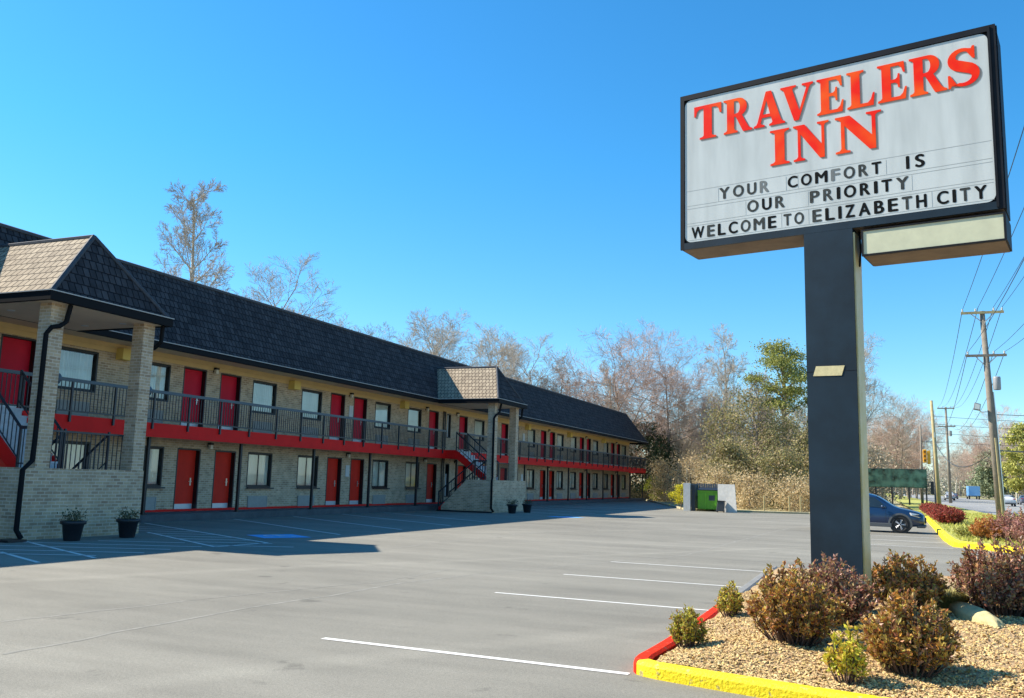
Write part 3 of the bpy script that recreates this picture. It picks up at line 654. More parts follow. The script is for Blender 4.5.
for ch, x0, x1 in (('T', .185, .585), ('R', .592, .985), ('A', 1.0, 1.40), ('V', 1.335, 1.765), ('E', 1.785, 2.12), ('L', 2.14, 2.475), ('E', 2.49, 2.83), ('R', 2.84, 3.245), ('S', 3.235, 3.565)):
    o = glyph(ch, x0, x1, 6.0, 6.465, .006, .005, 'red_letter', lm, face); glyph(ch, x0, x1, 6.0, 6.465, .0105, .001, 'letter_drop_shadow', shm, face, .022, -.022)
for ch, x0, x1 in (('I', 1.20, 1.455), ('N', 1.485, 1.94), ('N', 1.985, 2.545)):
    o = glyph(ch, x0, x1, 5.465, 5.925, .006, .005, 'red_letter', lm, face); glyph(ch, x0, x1, 5.465, 5.925, .0105, .001, 'letter_drop_shadow', shm, face, .022, -.022)
# changeable black letters in the tracks
lb = mat('black_letter', (.006, .007, .007), .8, spec=.1); lg = mat('grey_letter', (.03, .033, .033), .8, spec=.1, c2=(.07, .075, .07), scale=30); lf = mat('faded_letter', (.13, .14, .135), .6)
def textobj(ch, x0, x1, z0, h, m):
    cu = bpy.data.curves.new('char', 'FONT'); cu.body = ch; cu.size = 1; cu.extrude = 0
    t = bpy.data.objects.new('char_tmp', cu); col.objects.link(t); bpy.context.view_layer.update()
    me = bpy.data.meshes.new_from_object(t.evaluated_get(bpy.context.evaluated_depsgraph_get()))
    bpy.data.objects.remove(t); bpy.data.curves.remove(cu)
    n_ = len(me.vertices); co_ = [v.co.copy() for v in me.vertices]; fc = [tuple(p.vertices) for p in me.polygons]; vs = []; fs = []
    for k, (dx, dy) in enumerate(((-.042, 0), (0, .022), (.042, 0), (0, -.022))):      # stroke thickening, each layer .3 mm above the last
        vs += [(c.x + dx, c.y + dy, k) for c in co_]; fs += [tuple(i + n_ * k for i in f) for f in fc]
    xs = [v[0] for v in vs]; zs_ = [v[1] for v in vs]; a, c = min(xs), max(xs); d, e = min(zs_), max(zs_)
    vs = [(x0 + (x1 - x0) * (v[0] - a) / (c - a), .0105 - .0004 * v[2], z0 + h * (v[1] - d) / (e - d)) for v in vs]
    me2 = bpy.data.meshes.new('track_letter'); me2.from_pydata(vs, [], fs); me2.materials.append(m); bpy.data.meshes.remove(me); put('track_letter', me2, face)
WID = {'I': .32, 'M': 1.2, 'W': 1.45, 'O': 1.05, 'C': 1.0, 'Y': 1.05, 'A': 1.05}
def row(word, x0, x1, z, h, shades, gap=.30):
    tot = sum(WID.get(c, .88) for c in word) + gap * (len(word) - 1); k = (x1 - x0) / tot; x = x0
    for c, s in zip(word, shades):
        w = WID.get(c, .88) * k; textobj(c, x, x + w, z, h, {'b': lb, 'g': lg, 'f': lf}[s]); x += w + gap * k
row('YOUR', .53, 1.185, 5.138, .155, 'gggf'); row('COMFORT', 1.415, 2.51, 5.142, .15, 'bbbfggb'); row('IS', 2.775, 2.975, 5.142, .158, 'bb', .5)
row('OUR', .90, 1.378, 4.908, .155, 'gbg'); row('PRIORITY', 1.68, 2.80, 4.908, .152, 'ggbbbbbg')
row('WELCOME', .15, 1.268, 4.662, .158, 'bgbbggb'); row('TO', 1.355, 1.605, 4.668, .15, 'gg'); row('ELIZABETH', 1.705, 2.978, 4.662, .158, 'gbbbbbbgb'); row('CITY', 3.082, 3.585, 4.668, .155, 'bbgb')
# small cabinet under the right half
b = MB(); x0, x1, z0, z1 = 2.262, SW, 4.175, 4.49
b.box(x0, x1, .03, DEP, z0 + .01, z1, 0); b.box(x0, x0 + .02, 0, .03, z0, z1, 0); b.box(x1 - .025, x1, 0, .03, z0, z1, 0); b.box(x0 + .02, x1 - .025, 0, .03, z0, z0 + .02, 0); b.box(x0 + .02, x1 - .025, 0, .03, z1 - .018, z1, 0)
b.box(x0 + .02, x1 - .02, .04, DEP - .02, z0, z0 + .008, 1); b.box(x0 + .4, x0 + .5, .1, .14, z1, ZB + .01, 0); b.box(x1 - .3, x1 - .2, .1, .14, z1, ZB + .01, 0); b.box(x0 + .4, x0 + .5, .4, .5, z1, ZB + .01, 0)
lc = b.build('lower_cabinet', [blk, under], sign, Z3)
b = MB(); b.box(x0 + .02, x1 - .025, .012, .028, z0 + .02, z1 - .018); b.build('cream_face', mat('cream_face', (.56, .54, .36), .5, var=.08, scale=4), lc, Z3)
# pole
b = MB(); b.box(1.60, 2.165, .0, .34, G, ZB - .002, 0); pole = b.build('pole', bluem, sign, Z3)
cream = mat('pole_side_paint', (.55, .50, .30), .5, c2=(.48, .40, .14), scale=3)
b = MB(); b.box(2.1655, 2.185, .02, .33, G + .1, ZB - .05); b.build('pole_side', cream, pole, Z3)
b = MB(); b.prism([(1.675, 2.79), (2.0, 2.785), (2.035, 2.90), (1.71, 2.905)], -.006, -.001); b.build('pole_sticker', mat('cream_sticker', (.62, .52, .27), .6, var=.15, scale=12), pole, Z3)
b = MB(); b.box(1.598, 2.167, -.002, .342, 2.838, 2.843); b.build('pole_seam', blk, pole, Z3)
b = MB(); b.tube([(2.20, .2, ZB), (2.21, .2, 4.3), (2.19, .2, 4.1)], .012, 6); b.build('sign_cable', blk, sign, Z3)

# ---------------------------------------------------------------- planting bed
bed = [(-1.78, 17.5), (-1.78, 7.62), (-1.66, 7.52), (-.85, 7.30), (.45, 7.04), (1.5, 6.93), (3.2, 6.78), (7.4, 6.58), (7.4, 17.5)]
mulch_m = mat('mulch', (.58, .40, .20), .95, c2=(.26, .16, .08), scale=26, bump=1, bscale=50)
rnd = random.Random(5)
b = MB(); nx, ny = 70, 80; bx0, bx1, by0, by1 = -1.78, 7.4, 6.6, 17.5
def edgeY(x):
    pts = [(-1.78, 7.62), (-1.66, 7.52), (-.85, 7.30), (.45, 7.04), (1.5, 6.93), (3.2, 6.78), (7.4, 6.58)]
    for (xa, ya), (xb, yb) in zip(pts, pts[1:]):
        if xa <= x <= xb: return ya + (yb - ya) * (x - xa) / (xb - xa)
    return 6.58
def bedz(x, y):
    m = min(x + 1.78, y - edgeY(x), 17.5 - y, 1.2); m = max(m, 0)
    return G + .085 + .10 * min(1, m / .9) + .02 * sin(x * 5.1 + y * 2) * sin(y * 4.3)
vs = []
for j in range(ny + 1):
    for i in range(nx + 1):
        x = bx0 + (bx1 - bx0) * i / nx; ya = edgeY(x); y = ya + (by1 - ya) * j / ny; vs.append((x, y, bedz(x, y)))
fs = [(j * (nx + 1) + i, j * (nx + 1) + i + 1, (j + 1) * (nx + 1) + i + 1, (j + 1) * (nx + 1) + i) for j in range(ny) for i in range(nx)]
b.add(vs, fs)
for x, y in [(bx0, y) for y in (7.62, 17.5)]: pass
b.quad((-1.78, 17.5, G + .09), (7.4, 17.5, G + .09), (7.4, 17.5, G - .1), (-1.78, 17.5, G - .1))
tag(b.build('planting_bed_soil', mulch_m, smooth=True), kind='structure')
b = MB()
for _ in range(56000):
    x = rnd.uniform(-1.76, 4.5); ya = edgeY(x); y = ya + .01 + (rnd.random() ** 1.7) * (13.5 - ya); z = bedz(x, y)
    L_ = rnd.uniform(.006, .019); w_ = L_ * rnd.uniform(.4, .9); t = rnd.uniform(.002, .009)
    d = Vector((rnd.gauss(0, 1), rnd.gauss(0, 1), rnd.gauss(0, .45))).normalized(); s = d.cross(Vector((rnd.gauss(0, .4), rnd.gauss(0, .4), 1))).normalized(); u = s.cross(d) * t
    c = Vector((x, y, z + .008)); d = d * L_; s = s * w_
    b.add([c - d - s, c + d - s * .5, c + d * .8 + s, c - d * .7 + s, c + u], [(0, 1, 4), (1, 2, 4), (2, 3, 4), (3, 0, 4)])
tag(b.build('mulch_chips', leafmat('chip', [(.72, .52, .20), (.56, .38, .14), (.76, .58, .28), (.28, .17, .08), (.60, .36, .16), (.50, .38, .18)], .85, 0), fix=False),
    'pale tan wood chips and gravel covering the bed under the sign', 'mulch', kind='stuff')

def shrub(name, x, y, h, w, nst, nl, leafsize, lm_, label, seed, group=None, z=None, cat='shrub', stemm=None, low=.12, clump=0):
    rnd = random.Random(seed); z = bedz(x, y) if z is None else z
    r = empty(name, (x, y, z), 0, label, cat, group)
    st = MB(); lv = MB(); pts = []
    for i in range(nst):
        a = rnd.random() * 2 * pi; rr = (rnd.random() ** .5); lean = rr * w * .5
        top = Vector((cos(a) * lean, sin(a) * lean, h * (1 - .45 * rr ** 2.2) * rnd.uniform(.58, 1.1)))
        base = Vector((cos(a) * rr * .22 * w, sin(a) * rr * .22 * w, -.03)); mid = base.lerp(top, .5) + Vector((rnd.gauss(0, .04), rnd.gauss(0, .04), 0)) * w + Vector((cos(a), sin(a), 0)) * w * .06
        poly = [base, base.lerp(mid, .6), mid, mid.lerp(top, .55) + Vector((rnd.gauss(0, .02), rnd.gauss(0, .02), 0)) * w, top]
        st.tube(poly, [.009 * h + .003, .007 * h + .002, .005 * h + .0015, .003, .0015], 4, cap=False)
        for k in range(3):     # side twigs
            t = rnd.uniform(.35, .85); q = base.lerp(mid, t * 2) if t < .5 else mid.lerp(top, t * 2 - 1)
            e = q + Vector((rnd.gauss(0, 1), rnd.gauss(0, 1), rnd.uniform(.4, 1.4))).normalized() * w * rnd.uniform(.12, .24)
            st.tube([q, q.lerp(e, .5) + Vector((0, 0, .01)), e], [.003, .002, .001], 3, cap=False); poly2 = [q, e]; pts.append((q, e))
        pts.append((base.lerp(mid, .5), mid)); pts.append((mid, top)); pts.append((mid.lerp(top, .4), top))
    for _ in range(nl):
        q, e = rnd.choice(pts); t = rnd.random() ** .8; c = q.lerp(e, t)
        if c.z < low * h: continue
        d = ((e - q).normalized() * .5 + Vector((rnd.gauss(0, 1), rnd.gauss(0, 1), rnd.gauss(.5, .8))).normalized()).normalized()
        s = d.cross(Vector((rnd.gauss(0, 1), rnd.gauss(0, 1), rnd.gauss(0, 1)))).normalized(); L_ = leafsize * rnd.uniform(.6, 1.25); n = s.cross(d) * L_ * .12
        c = c + d * .004
        lv.add([c, c + d * L_ * .5 + s * L_ * .26 + n, c + d * L_, c + d * L_ * .5 - s * L_ * .26 + n], [(0, 1, 2), (0, 2, 3)])
    st.build('stems', stemm or M['bark_s'], r, Z3, fix=False); lv.build('leaves', lm_, r, Z3, fix=False)
    return r
M['bark_s'] = mat('shrub_stem', (.09, .055, .04), .9)
bronze = leafmat('bronze_leaf', [(.10, .035, .025), (.50, .18, .05), (.38, .30, .06), (.66, .30, .05), (.34, .28, .08), (.60, .32, .17), (.16, .055, .035), (.52, .42, .08), (.30, .10, .05)], .4)
bronze2 = leafmat('bronze_pink_leaf', [(.12, .05, .045), (.50, .20, .14), (.34, .26, .11), (.62, .34, .24), (.30, .26, .09), (.50, .26, .10), (.16, .065, .055), (.36, .14, .10)], .4)
green = leafmat('yellow_green_leaf', [(.44, .43, .06), (.60, .54, .06), (.28, .30, .06), (.66, .54, .09), (.48, .24, .08), (.20, .22, .06)])
bright = leafmat('lime_leaf', [(.62, .58, .05), (.72, .62, .06), (.42, .45, .06), (.64, .36, .08), (.80, .66, .10)])
redl = leafmat('red_leaf', [(.28, .03, .025), (.40, .06, .04), (.15, .025, .02), (.44, .12, .07), (.18, .09, .04)])
purple = leafmat('purple_leaf', [(.22, .08, .08), (.42, .18, .16), (.54, .26, .2), (.30, .18, .12), (.56, .33, .25)])
orange = leafmat('orange_leaf', [(.52, .19, .05), (.62, .27, .07), (.38, .13, .05), (.56, .36, .10)])
olive = leafmat('olive_leaf', [(.34, .33, .07), (.44, .42, .09), (.24, .25, .06), (.48, .42, .14)])
shrub('small_shrub', -1.66, 8.42, .35, .31, 44, 2400, .036, green, 'small yellow-green shrub leaning over the red kerb at the corner of the bed', 11)
shrub('small_shrub', -1.58, 10.45, .38, .30, 40, 1800, .040, green, 'small olive shrub inside the red kerb, behind the corner shrub', 12)
shrub('bronze_shrub', -.74, 8.65, .70, .80, 105, 9500, .044, bronze, 'large bronze and orange shrub left of the sign pole', 13)
shrub('bronze_shrub', -.50, 9.9, .62, .90, 110, 9500, .046, bronze2, 'pinkish bronze shrub growing against the foot of the sign pole', 14)
shrub('lime_shrub', -.26, 7.40, .44, .27, 22, 1500, .042, bright, 'small lime-yellow shrub just behind the yellow kerb', 15)
shrub('bronze_shrub', .19, 7.85, .60, .66, 95, 8400, .044, bronze, 'orange-brown shrub right of the small lime shrub, casting a long shadow', 16)
shrub('bronze_shrub', .24, 11.5, .62, .86, 95, 7600, .050, bronze, 'rounded olive-bronze shrub behind the sign pole on its right', 17)
shrub('bronze_shrub', 1.28, 11.8, .86, 1.0, 140, 12500, .050, bronze2, 'largest dark bronze shrub beside the tan wheel stop at the right edge', 18)
shrub('bronze_shrub', 2.2, 14.0, .75, 1.0, 80, 6000, .055, purple, 'pinkish shrub behind the largest dark bronze shrub', 19)
shrub('seedling_shrub', -.72, 9.2, .22, .30, 16, 420, .035, leafmat('pink_leaf', [(.42, .20, .16), (.5, .28, .2), (.34, .14, .1)]), 'low pink-leaved seedling between the two left bronze shrubs', 20)
# ornamental dry grass, boulder and tiny weeds
b = MB(); rnd = random.Random(8)
for _ in range(2200):
    a = rnd.random() * 6.3; r0 = rnd.random() * .12; L_ = rnd.uniform(.2, .48); x, y = .72 + r0 * cos(a) * 1.6, 12.0 + r0 * sin(a)
    p = Vector((x, y, bedz(.72, 12.0))); d = Vector((cos(a) * rnd.uniform(.3, 1), sin(a) * .8, 1)).normalized(); s = Vector((-sin(a), cos(a), 0)) * .003
    q = p + d * L_ * .6; e = q + (d + Vector((cos(a), sin(a), -.9))).normalized() * L_ * .5
    b.add([p - s, p + s, q + s, q - s, e], [(0, 1, 2, 3), (3, 2, 4)])
tag(b.build('grass_clump', leafmat('straw', [(.55, .45, .16), (.42, .36, .12), (.30, .30, .1), (.6, .5, .22)], .7, .3), fix=False), 'straw-yellow ornamental grass clump draped over the tan wheel stop', 'grass clump')
import bmesh
from mathutils import noise
bm = bmesh.new(); bmesh.ops.create_icosphere(bm, subdivisions=4, radius=1)
for v in bm.verts:
    c = v.co; c = Vector((math.copysign(abs(c.x) ** .55, c.x), c.y, c.z)) * (1 + noise.noise(v.co * 2) * .10 + noise.noise(v.co * 7) * .03); v.co = Vector((c.x * .85, c.y * .13, max(c.z, -.5) * .115))
me = bpy.data.meshes.new('wheel_stop'); bm.to_mesh(me); bm.free(); me.shade_smooth(); me.materials.append(mat('tan_stone', (.58, .47, .22), .9, c2=(.40, .33, .17), scale=6, bump=.5, bscale=25))
o = put('wheel_stop', me, None, (.93, 11.35, bedz(.93, 11.35) + .03)); o.rotation_euler = (0, .0, radians(101)); tag(o, 'rounded tan concrete wheel stop lying half sunk beside the largest bronze shrub', 'wheel stop')

# ---------------------------------------------------------------- trees
M['bark'] = mat('bark', (.30, .235, .18), .95, var=.3, scale=6)
M['twig'] = mat('twig', (.46, .385, .30), .95, var=.2, scale=3)
M['twig_red'] = mat('twig_reddish', (.48, .33, .25), .95, var=.2, scale=3)
M['bark_grey'] = mat('bark_grey', (.52, .47, .39), .95, var=.3, scale=6)
def rv(rnd, s=1): return Vector((rnd.gauss(0, s), rnd.gauss(0, s), rnd.gauss(0, s)))
def bare_tree(seed, H, spread, style):
    """returns two builders: trunk with limbs, and the crown of fine twigs"""
    rnd = random.Random(seed); tr = MB(); cr = MB()
    def strip3(p, q, r0, r1):
        d = (q - p); x = d.orthogonal().normalized(); y = d.normalized().cross(x)
        vs = []
        for c, r in ((p, r0), (q, r1)):
            for k in range(3): t = k * 2.094; vs.append(c + (x * cos(t) + y * sin(t)) * r)
        cr.add(vs, [(0, 1, 4, 3), (1, 2, 5, 4), (2, 0, 3, 5)])
    def grow(p, d, L, r, lvl):
        n = 4 if lvl < 2 else (3 if lvl == 2 else 2); pts = [p]; rs = [r]; dd = d.copy()
        for i in range(n):
            wob = (.05 if lvl == 0 else .11)
            dd = (dd + rv(rnd, wob) + Vector((0, 0, (.10 if lvl else .0) if style != 'flat' else (.02 if lvl < 2 else .05)))).normalized()
            pts.append(pts[-1] + dd * L / n); rs.append(r * (1 - .8 * (i + 1) / n) if lvl else r * (1 - .88 * (i + 1) / n))
        if lvl <= 1: tr.tube(pts, rs, 7 if lvl == 0 else 5, cap=False)
        elif lvl == 2: cr.tube(pts, rs, 3, cap=False)
        else:
            for i in range(n): strip3(pts[i], pts[i + 1], max(rs[i], .0115 if lvl == 3 else .0085), max(rs[i + 1], .0055))
        if lvl >= 4: return
        cnt = {0: 17, 1: 9, 2: 7, 3: 6}[lvl]
        if style == 'flat': cnt = {0: 22, 1: 9, 2: 9, 3: 6}[lvl]
        if style == 'slim' and lvl == 0: cnt = 18
        if style == 'cyp' and lvl == 0: cnt = 27
        for k in range(cnt):
            lo = {'up': .32, 'slim': .25, 'flat': .42, 'cyp': .26}[style] if lvl == 0 else .18
            t = lo + (1 - lo) * (k + rnd.random()) / cnt; t = min(t, .985); f = t * n; i = min(int(f), n - 1); q = pts[i].lerp(pts[i + 1], f - i)
            par = (pts[i + 1] - pts[i]).normalized(); side = (Vector((1, .01, 0)) - par * par.x).normalized() if lvl == 0 else par.orthogonal().normalized(); side = Matrix.Rotation((k * 2.4 + rnd.gauss(0, .25)) if lvl == 0 else rnd.random() * 6.283, 3, par) @ side
            ang = {'up': radians(rnd.uniform(28, 55)), 'slim': radians(rnd.uniform(20, 42)), 'flat': radians(rnd.uniform(50, 78)), 'cyp': radians(rnd.uniform(42, 68))}[style] if lvl == 0 else radians(rnd.uniform(25, 60))
            nd = par * cos(ang) + side * sin(ang)
            if lvl == 0:
                if style == 'cyp': ll = H * spread * (1.12 - .72 * t) * rnd.uniform(.85, 1.1)
                elif style == 'flat': ll = H * spread * rnd.uniform(.65, 1.1) * (1 - .25 * (t - lo))
                else: ll = H * spread * (1.1 - .55 * t) * rnd.uniform(.7, 1.15)
            else: ll = L * rnd.uniform(.42, .68) * (1.15 - .55 * t)
            grow(q, nd, ll, max(rs[i] * (.42 if lvl == 0 else .5), .008), lvl + 1)
    grow(Vector((0, 0, -.1)), Vector((rnd.gauss(0, .03), rnd.gauss(0, .03), 1)).normalized(), H, H * .016 + .03, 0)
    return tr, cr
PROTO = {}
def proto(key, seed, H, spread, style, tm, cm):
    tr, cr = bare_tree(seed, H, spread, style); PROTO[key] = (tr.mesh('trunk', tm, fix=False, smooth=True), cr.mesh('crown', cm, fix=False), H)
proto('wide', 3, 15, .52, 'flat', M['bark'], M['twig_red'])
proto('lone', 17, 15, .25, 'cyp', M['bark_grey'], M['twig'])
proto('upA', 5, 15, .42, 'up', M['bark'], M['twig'])
proto('upB', 6, 15, .38, 'up', M['bark_grey'], M['twig'])
proto('slimA', 7, 15, .30, 'slim', M['bark_grey'], M['twig'])
proto('slimB', 8, 15, .26, 'slim', M['bark'], M['twig_red'])
def tree(key, x, y, H, label, group=None, name='bare_tree', rot=None, z=G - .1, wx=1):
    r = empty(name, (x, y, z), rot if rot is not None else (x * 7.3 + y * 3.1) % 6.28, label, 'tree', group); s = H / PROTO[key][2]
    r.scale = (s * wx, s * wx, s)
    put('trunk', PROTO[key][0], r); put('crown', PROTO[key][1], r); return r
tree('wide', -22.8, 86, 13.2, 'broad bare tree with flat spreading reddish crown behind the far roof end', rot=.6, wx=1.2)
tree('wide', -19.6, 90, 12.8, 'second broad reddish bare tree overlapping the flat-crowned tree on its right', rot=2.9, wx=1.1)
tree('lone', -42.0, 46.0, 20.2, 'tall lone bare tree with layered branches rising above the left roof', rot=1.0, wx=.92)
tree('slimA', -13.6, 86, 14.6, 'tallest slender bare tree between the spreading tree and the pine')
tree('upB', -2.6, 86, 13.4, 'pale bare tree directly behind the sign pole')
G1 = 'leafless trees of the wood behind the parking lot'; lab1 = 'slender grey leafless tree in the crowded wood behind the green dumpster'
rnd = random.Random(21)
for i in range(46):
    x = rnd.uniform(-35, -2); y = rnd.uniform(83, 122); h = (rnd.uniform(7.5, 11) if x < -16 else rnd.uniform(8, 11.8)) if x < -9 else rnd.uniform(8, 11)
    tree(rnd.choice(['upA', 'upB', 'slimA', 'slimB', 'slimA']), x, y, h, lab1, G1, wx=rnd.uniform(.8, 1.15), rot=rnd.random() * 6.28)
G2 = 'leafless trees showing over the motel roof'; lab2 = 'thin leafless tree top showing over the motel roof'
for x, y, h in [(-52, 30, 14.5), (-50, 33, 14.5), (-54, 38, 16.5), (-48, 36, 14.0), (-55, 34, 16), (-51, 41, 15.2), (-46, 47, 14), (-44, 52, 14), (-42, 58, 16.5), (-40, 66, 14), (-38, 70, 15.5), (-42, 76, 16), (-37, 78, 15), (-36, 86, 15), (-34, 92, 15.5), (-40, 92, 17), (-31, 90, 14.5), (-28, 96, 15.5), (-44, 43, 13.5)]:
    tree(rnd.choice(['upA', 'slimA', 'upB']), x, y, h * (.80 if x < -47 else .90), lab2, G2, rot=rnd.random() * 6.28, wx=1.25)
G3 = 'hazy leafless trees far along the road'; lab3 = 'small hazy leafless tree far down the road behind the green screen'
for i in range(26):
    x = rnd.uniform(-12, 9); y = rnd.uniform(150, 260); tree(rnd.choice(['upA', 'upB', 'wide', 'slimB']), x, y, rnd.uniform(9, 15), lab3, G3, rot=rnd.random() * 6.28)
G4 = 'trees lining the far stretch of road'; lab4 = 'distant leafless tree beside the far stretch of road'
for i in range(52):
    y = rnd.uniform(230, 520); x = (28 if i < 30 else -60 + (i * 37) % 80) + (y - 200) * .04 + rnd.uniform(-2, 26); tree(rnd.choice(['upA', 'upB', 'wide']), x, y, rnd.uniform(12, 20), lab4, G4, rot=rnd.random() * 6.28)
# leafy trees: clumps of small leaves on real limbs
def leafy(name, x, y, H, cw, cz0, nclump, nl, lsize, lm_, label, seed, flat=.6, trunkm=None, group=None, tk=.011, z=G - .1, bushy=False, cr=.16):
    rnd = random.Random(seed); r = empty(name, (x, y, z), 0, label, 'tree' if not bushy else 'bush', group)
    tr = MB(); cl = []
    top = Vector((rnd.gauss(0, .02) * H, rnd.gauss(0, .02) * H, H * .93)); pts = [Vector((0, 0, -.1)), Vector((rnd.gauss(0, .01) * H, 0, H * .35)), Vector((rnd.gauss(0, .015) * H, 0, H * .65)), top]
    tr.tube(pts, [H * tk + .04, H * tk * .8 + .03, H * tk * .5 + .02, .03], 8, cap=False)
    for i in range(nclump):
        t = (i + rnd.random()) / nclump; zc = H * (cz0 + (1 - cz0) * t); prof = sin(pi * min(1, max(.08, (t * .85 + .12)))) ** .6
        a = rnd.random() * 6.283; rr = cw * .5 * prof * rnd.uniform(.35, 1.0); c = Vector((rr * cos(a), rr * sin(a), zc)); cl.append(c)
        q = Vector((0, 0, max(H * .1, zc - rr * .6))); tr.tube([q, q.lerp(c, .5) + Vector((0, 0, .05 * H * rnd.random())), c], [.012 * H * .5, .008 * H * .5, .015], 4, cap=False)
    tr.build('trunk', trunkm or M['bark'], r, Z3, smooth=True, fix=False)
    lv = MB()
    for _ in range(nl):
        c = rnd.choice(cl); g = Vector((rnd.gauss(0, 1), rnd.gauss(0, 1), rnd.gauss(0, flat))) * cw * cr * rnd.uniform(.4, 1); p = c + g
        d = (rv(rnd) + Vector((0, 0, .4))).normalized(); s = d.cross(rv(rnd)).normalized(); L_ = lsize * rnd.uniform(.5, 1.3)
        lv.add([p, p + d * L_ * .5 + s * L_ * .3, p + d * L_, p + d * L_ * .5 - s * L_ * .3], [(0, 1, 2, 3)])
    lv.build('crown', lm_, r, Z3, fix=False); return r
pinel = leafmat('pine_needles', [(.24, .26, .06), (.42, .42, .09), (.14, .17, .05), (.50, .47, .15)], .7, .3)
pined = leafmat('dark_evergreen_leaf', [(.05, .075, .03), (.09, .12, .045), (.035, .05, .02), (.13, .15, .07)], .5, .15)
vine = leafmat('vine_leaf', [(.28, .25, .09), (.38, .32, .13), (.18, .19, .07), (.44, .35, .19), (.34, .26, .16)], .8, .3)
tan = leafmat('dry_leaf', [(.60, .46, .26), (.50, .37, .20), (.68, .54, .32), (.40, .33, .17)], .85, .3)
leafy('pine_tree', -8.0, 86, 15.0, 6.8, .60, 30, 15000, .19, pinel, 'round-crowned green pine standing left of the sign pole', 31, .45, cr=.12)
leafy('evergreen_tree', -21.6, 88.5, 7.6, 5.2, .1, 40, 9000, .24, pined, 'dark glossy evergreen tree beyond the far end of the motel', 32, .7)
leafy('holly_tree', -4.6, 80, 7.4, 3.2, .3, 24, 5000, .22, pined, 'dark green tree low behind the sign pole on its left', 33, .7)
for i, (x, y, h, w) in enumerate([(-12.5, 80, 8.5, 5), (-9.6, 77, 9.5, 5.5), (-7.2, 79, 7.5, 5.5), (-5.2, 76, 6.0, 4.5), (-10.8, 72, 5.0, 4.0), (-7.0, 71, 4.4, 4.5), (-4.2, 74, 4.6, 3.6), (-4.0, 78, 4.2, 4)]):
    leafy('vine_thicket', x, y, h, w, .04, 36, 6500, .20, vine, 'olive vine-covered thicket at the edge of the wood right of the dumpster', 40 + i, .9, group='vine-covered thickets at the wood edge', bushy=True, cr=.15)
for i, (x, y, h, w) in enumerate([(-18.5, 84, 3.8, 4), (-15.5, 80, 4.2, 4.4), (-13.2, 75, 3.6, 4.0), (-8.6, 66, 2.4, 3.4), (-5.4, 65, 2.2, 3.6), (-3.6, 66, 2.0, 3.0), (-11.4, 68, 2.8, 3.4)]):
    leafy('dry_bush', x, y, h, w, .03, 30, 3600, .15, tan, 'tan dry bush along the foot of the wood', 60 + i, .8, group='dry bushes at the foot of the wood', bushy=True, cr=.16)
leafy('yellow_bush', -11.9, 58.2, 1.55, 1.5, .35, 20, 2600, .10, leafmat('yellow_flower', [(.62, .55, .02), (.5, .45, .03), (.7, .62, .05)], .7, .3), 'bright yellow flowering bush beside the dumpster enclosure', 70, .6, bushy=True)
leafy('yellow_bush', -20.0, 84.8, 2.3, 1.8, .1, 20, 2200, .11, leafmat('lime_bush', [(.34, .36, .04), (.24, .28, .04), (.44, .44, .06)], .7, .3), 'lime green bush beyond the last balcony post', 71, .7, bushy=True)
for i in range(9):
    leafy('brush_thicket', -34 + i * 4.1, 112 + (i % 3) * 4, 6.6 + (i * 7 % 4) * .7, 8.5, .03, 44, 6500, .30, leafmat('brush', [(.54, .43, .29), (.44, .34, .22), (.60, .49, .34), (.40, .35, .21)], .9, .2), 'tan tangled brush filling the back of the wood', 400 + i, .9, group='tangled brush at the back of the wood', bushy=True, cr=.15)
for i in range(16):
    leafy('far_thicket', -40 + i * 9.0, 560 + (i % 3) * 20, 11 + (i * 5 % 4) * 1.2, 26, .02, 30, 2200, 1.3, leafmat('far_brush', [(.46, .42, .33), (.36, .34, .27), (.30, .32, .22), (.52, .45, .36)], .9, .1), 'low hazy wood closing the far end of the road', 500 + i, .8, group='hazy woods at the far end of the road', bushy=True, cr=.15)
# right-hand trees over the road
leafy('roadside_pine', 30.5, 165, 18.5, 15, .22, 60, 17000, .62, pinel, 'large broad green pine across the road, nearest the utility pole', 80, .35, cr=.10)
leafy('roadside_pine', 36, 190, 24, 15, .25, 60, 14000, .68, leafmat('pine2', [(.28, .33, .10), (.38, .41, .13), (.20, .25, .08)], .7, .2), 'tallest green pine across the road at the right edge', 81, .35, cr=.10)
leafy('roadside_tree', 27.6, 205, 15.5, 9, .15, 46, 9000, .6, leafmat('yellowgreen', [(.46, .45, .11), (.36, .37, .09), (.56, .51, .15)], .7, .2), 'yellow-green tree across the road left of the large pines', 82, .5, cr=.12)
leafy('roadside_tree', 31, 290, 13, 13, .1, 40, 6000, .8, leafmat('farpine', [(.22, .26, .15), (.30, .33, .19)], .7, .2), 'small rounded green tree far away across the road', 83, .5, cr=.13)
for i, (x, y, h, w) in enumerate([(33, 150, 4.0, 9), (38, 160, 4.5, 9), (30.5, 140, 2.6, 7)]):
    leafy('russet_bush', x, y, h, w, .05, 30, 4200, .4, leafmat('russet', [(.36, .22, .12), (.42, .27, .16), (.28, .18, .09)], .8, .2), 'russet brown bush on the bank under the roadside pines', 90 + i, .6, group='russet bushes under the roadside pines', bushy=True)

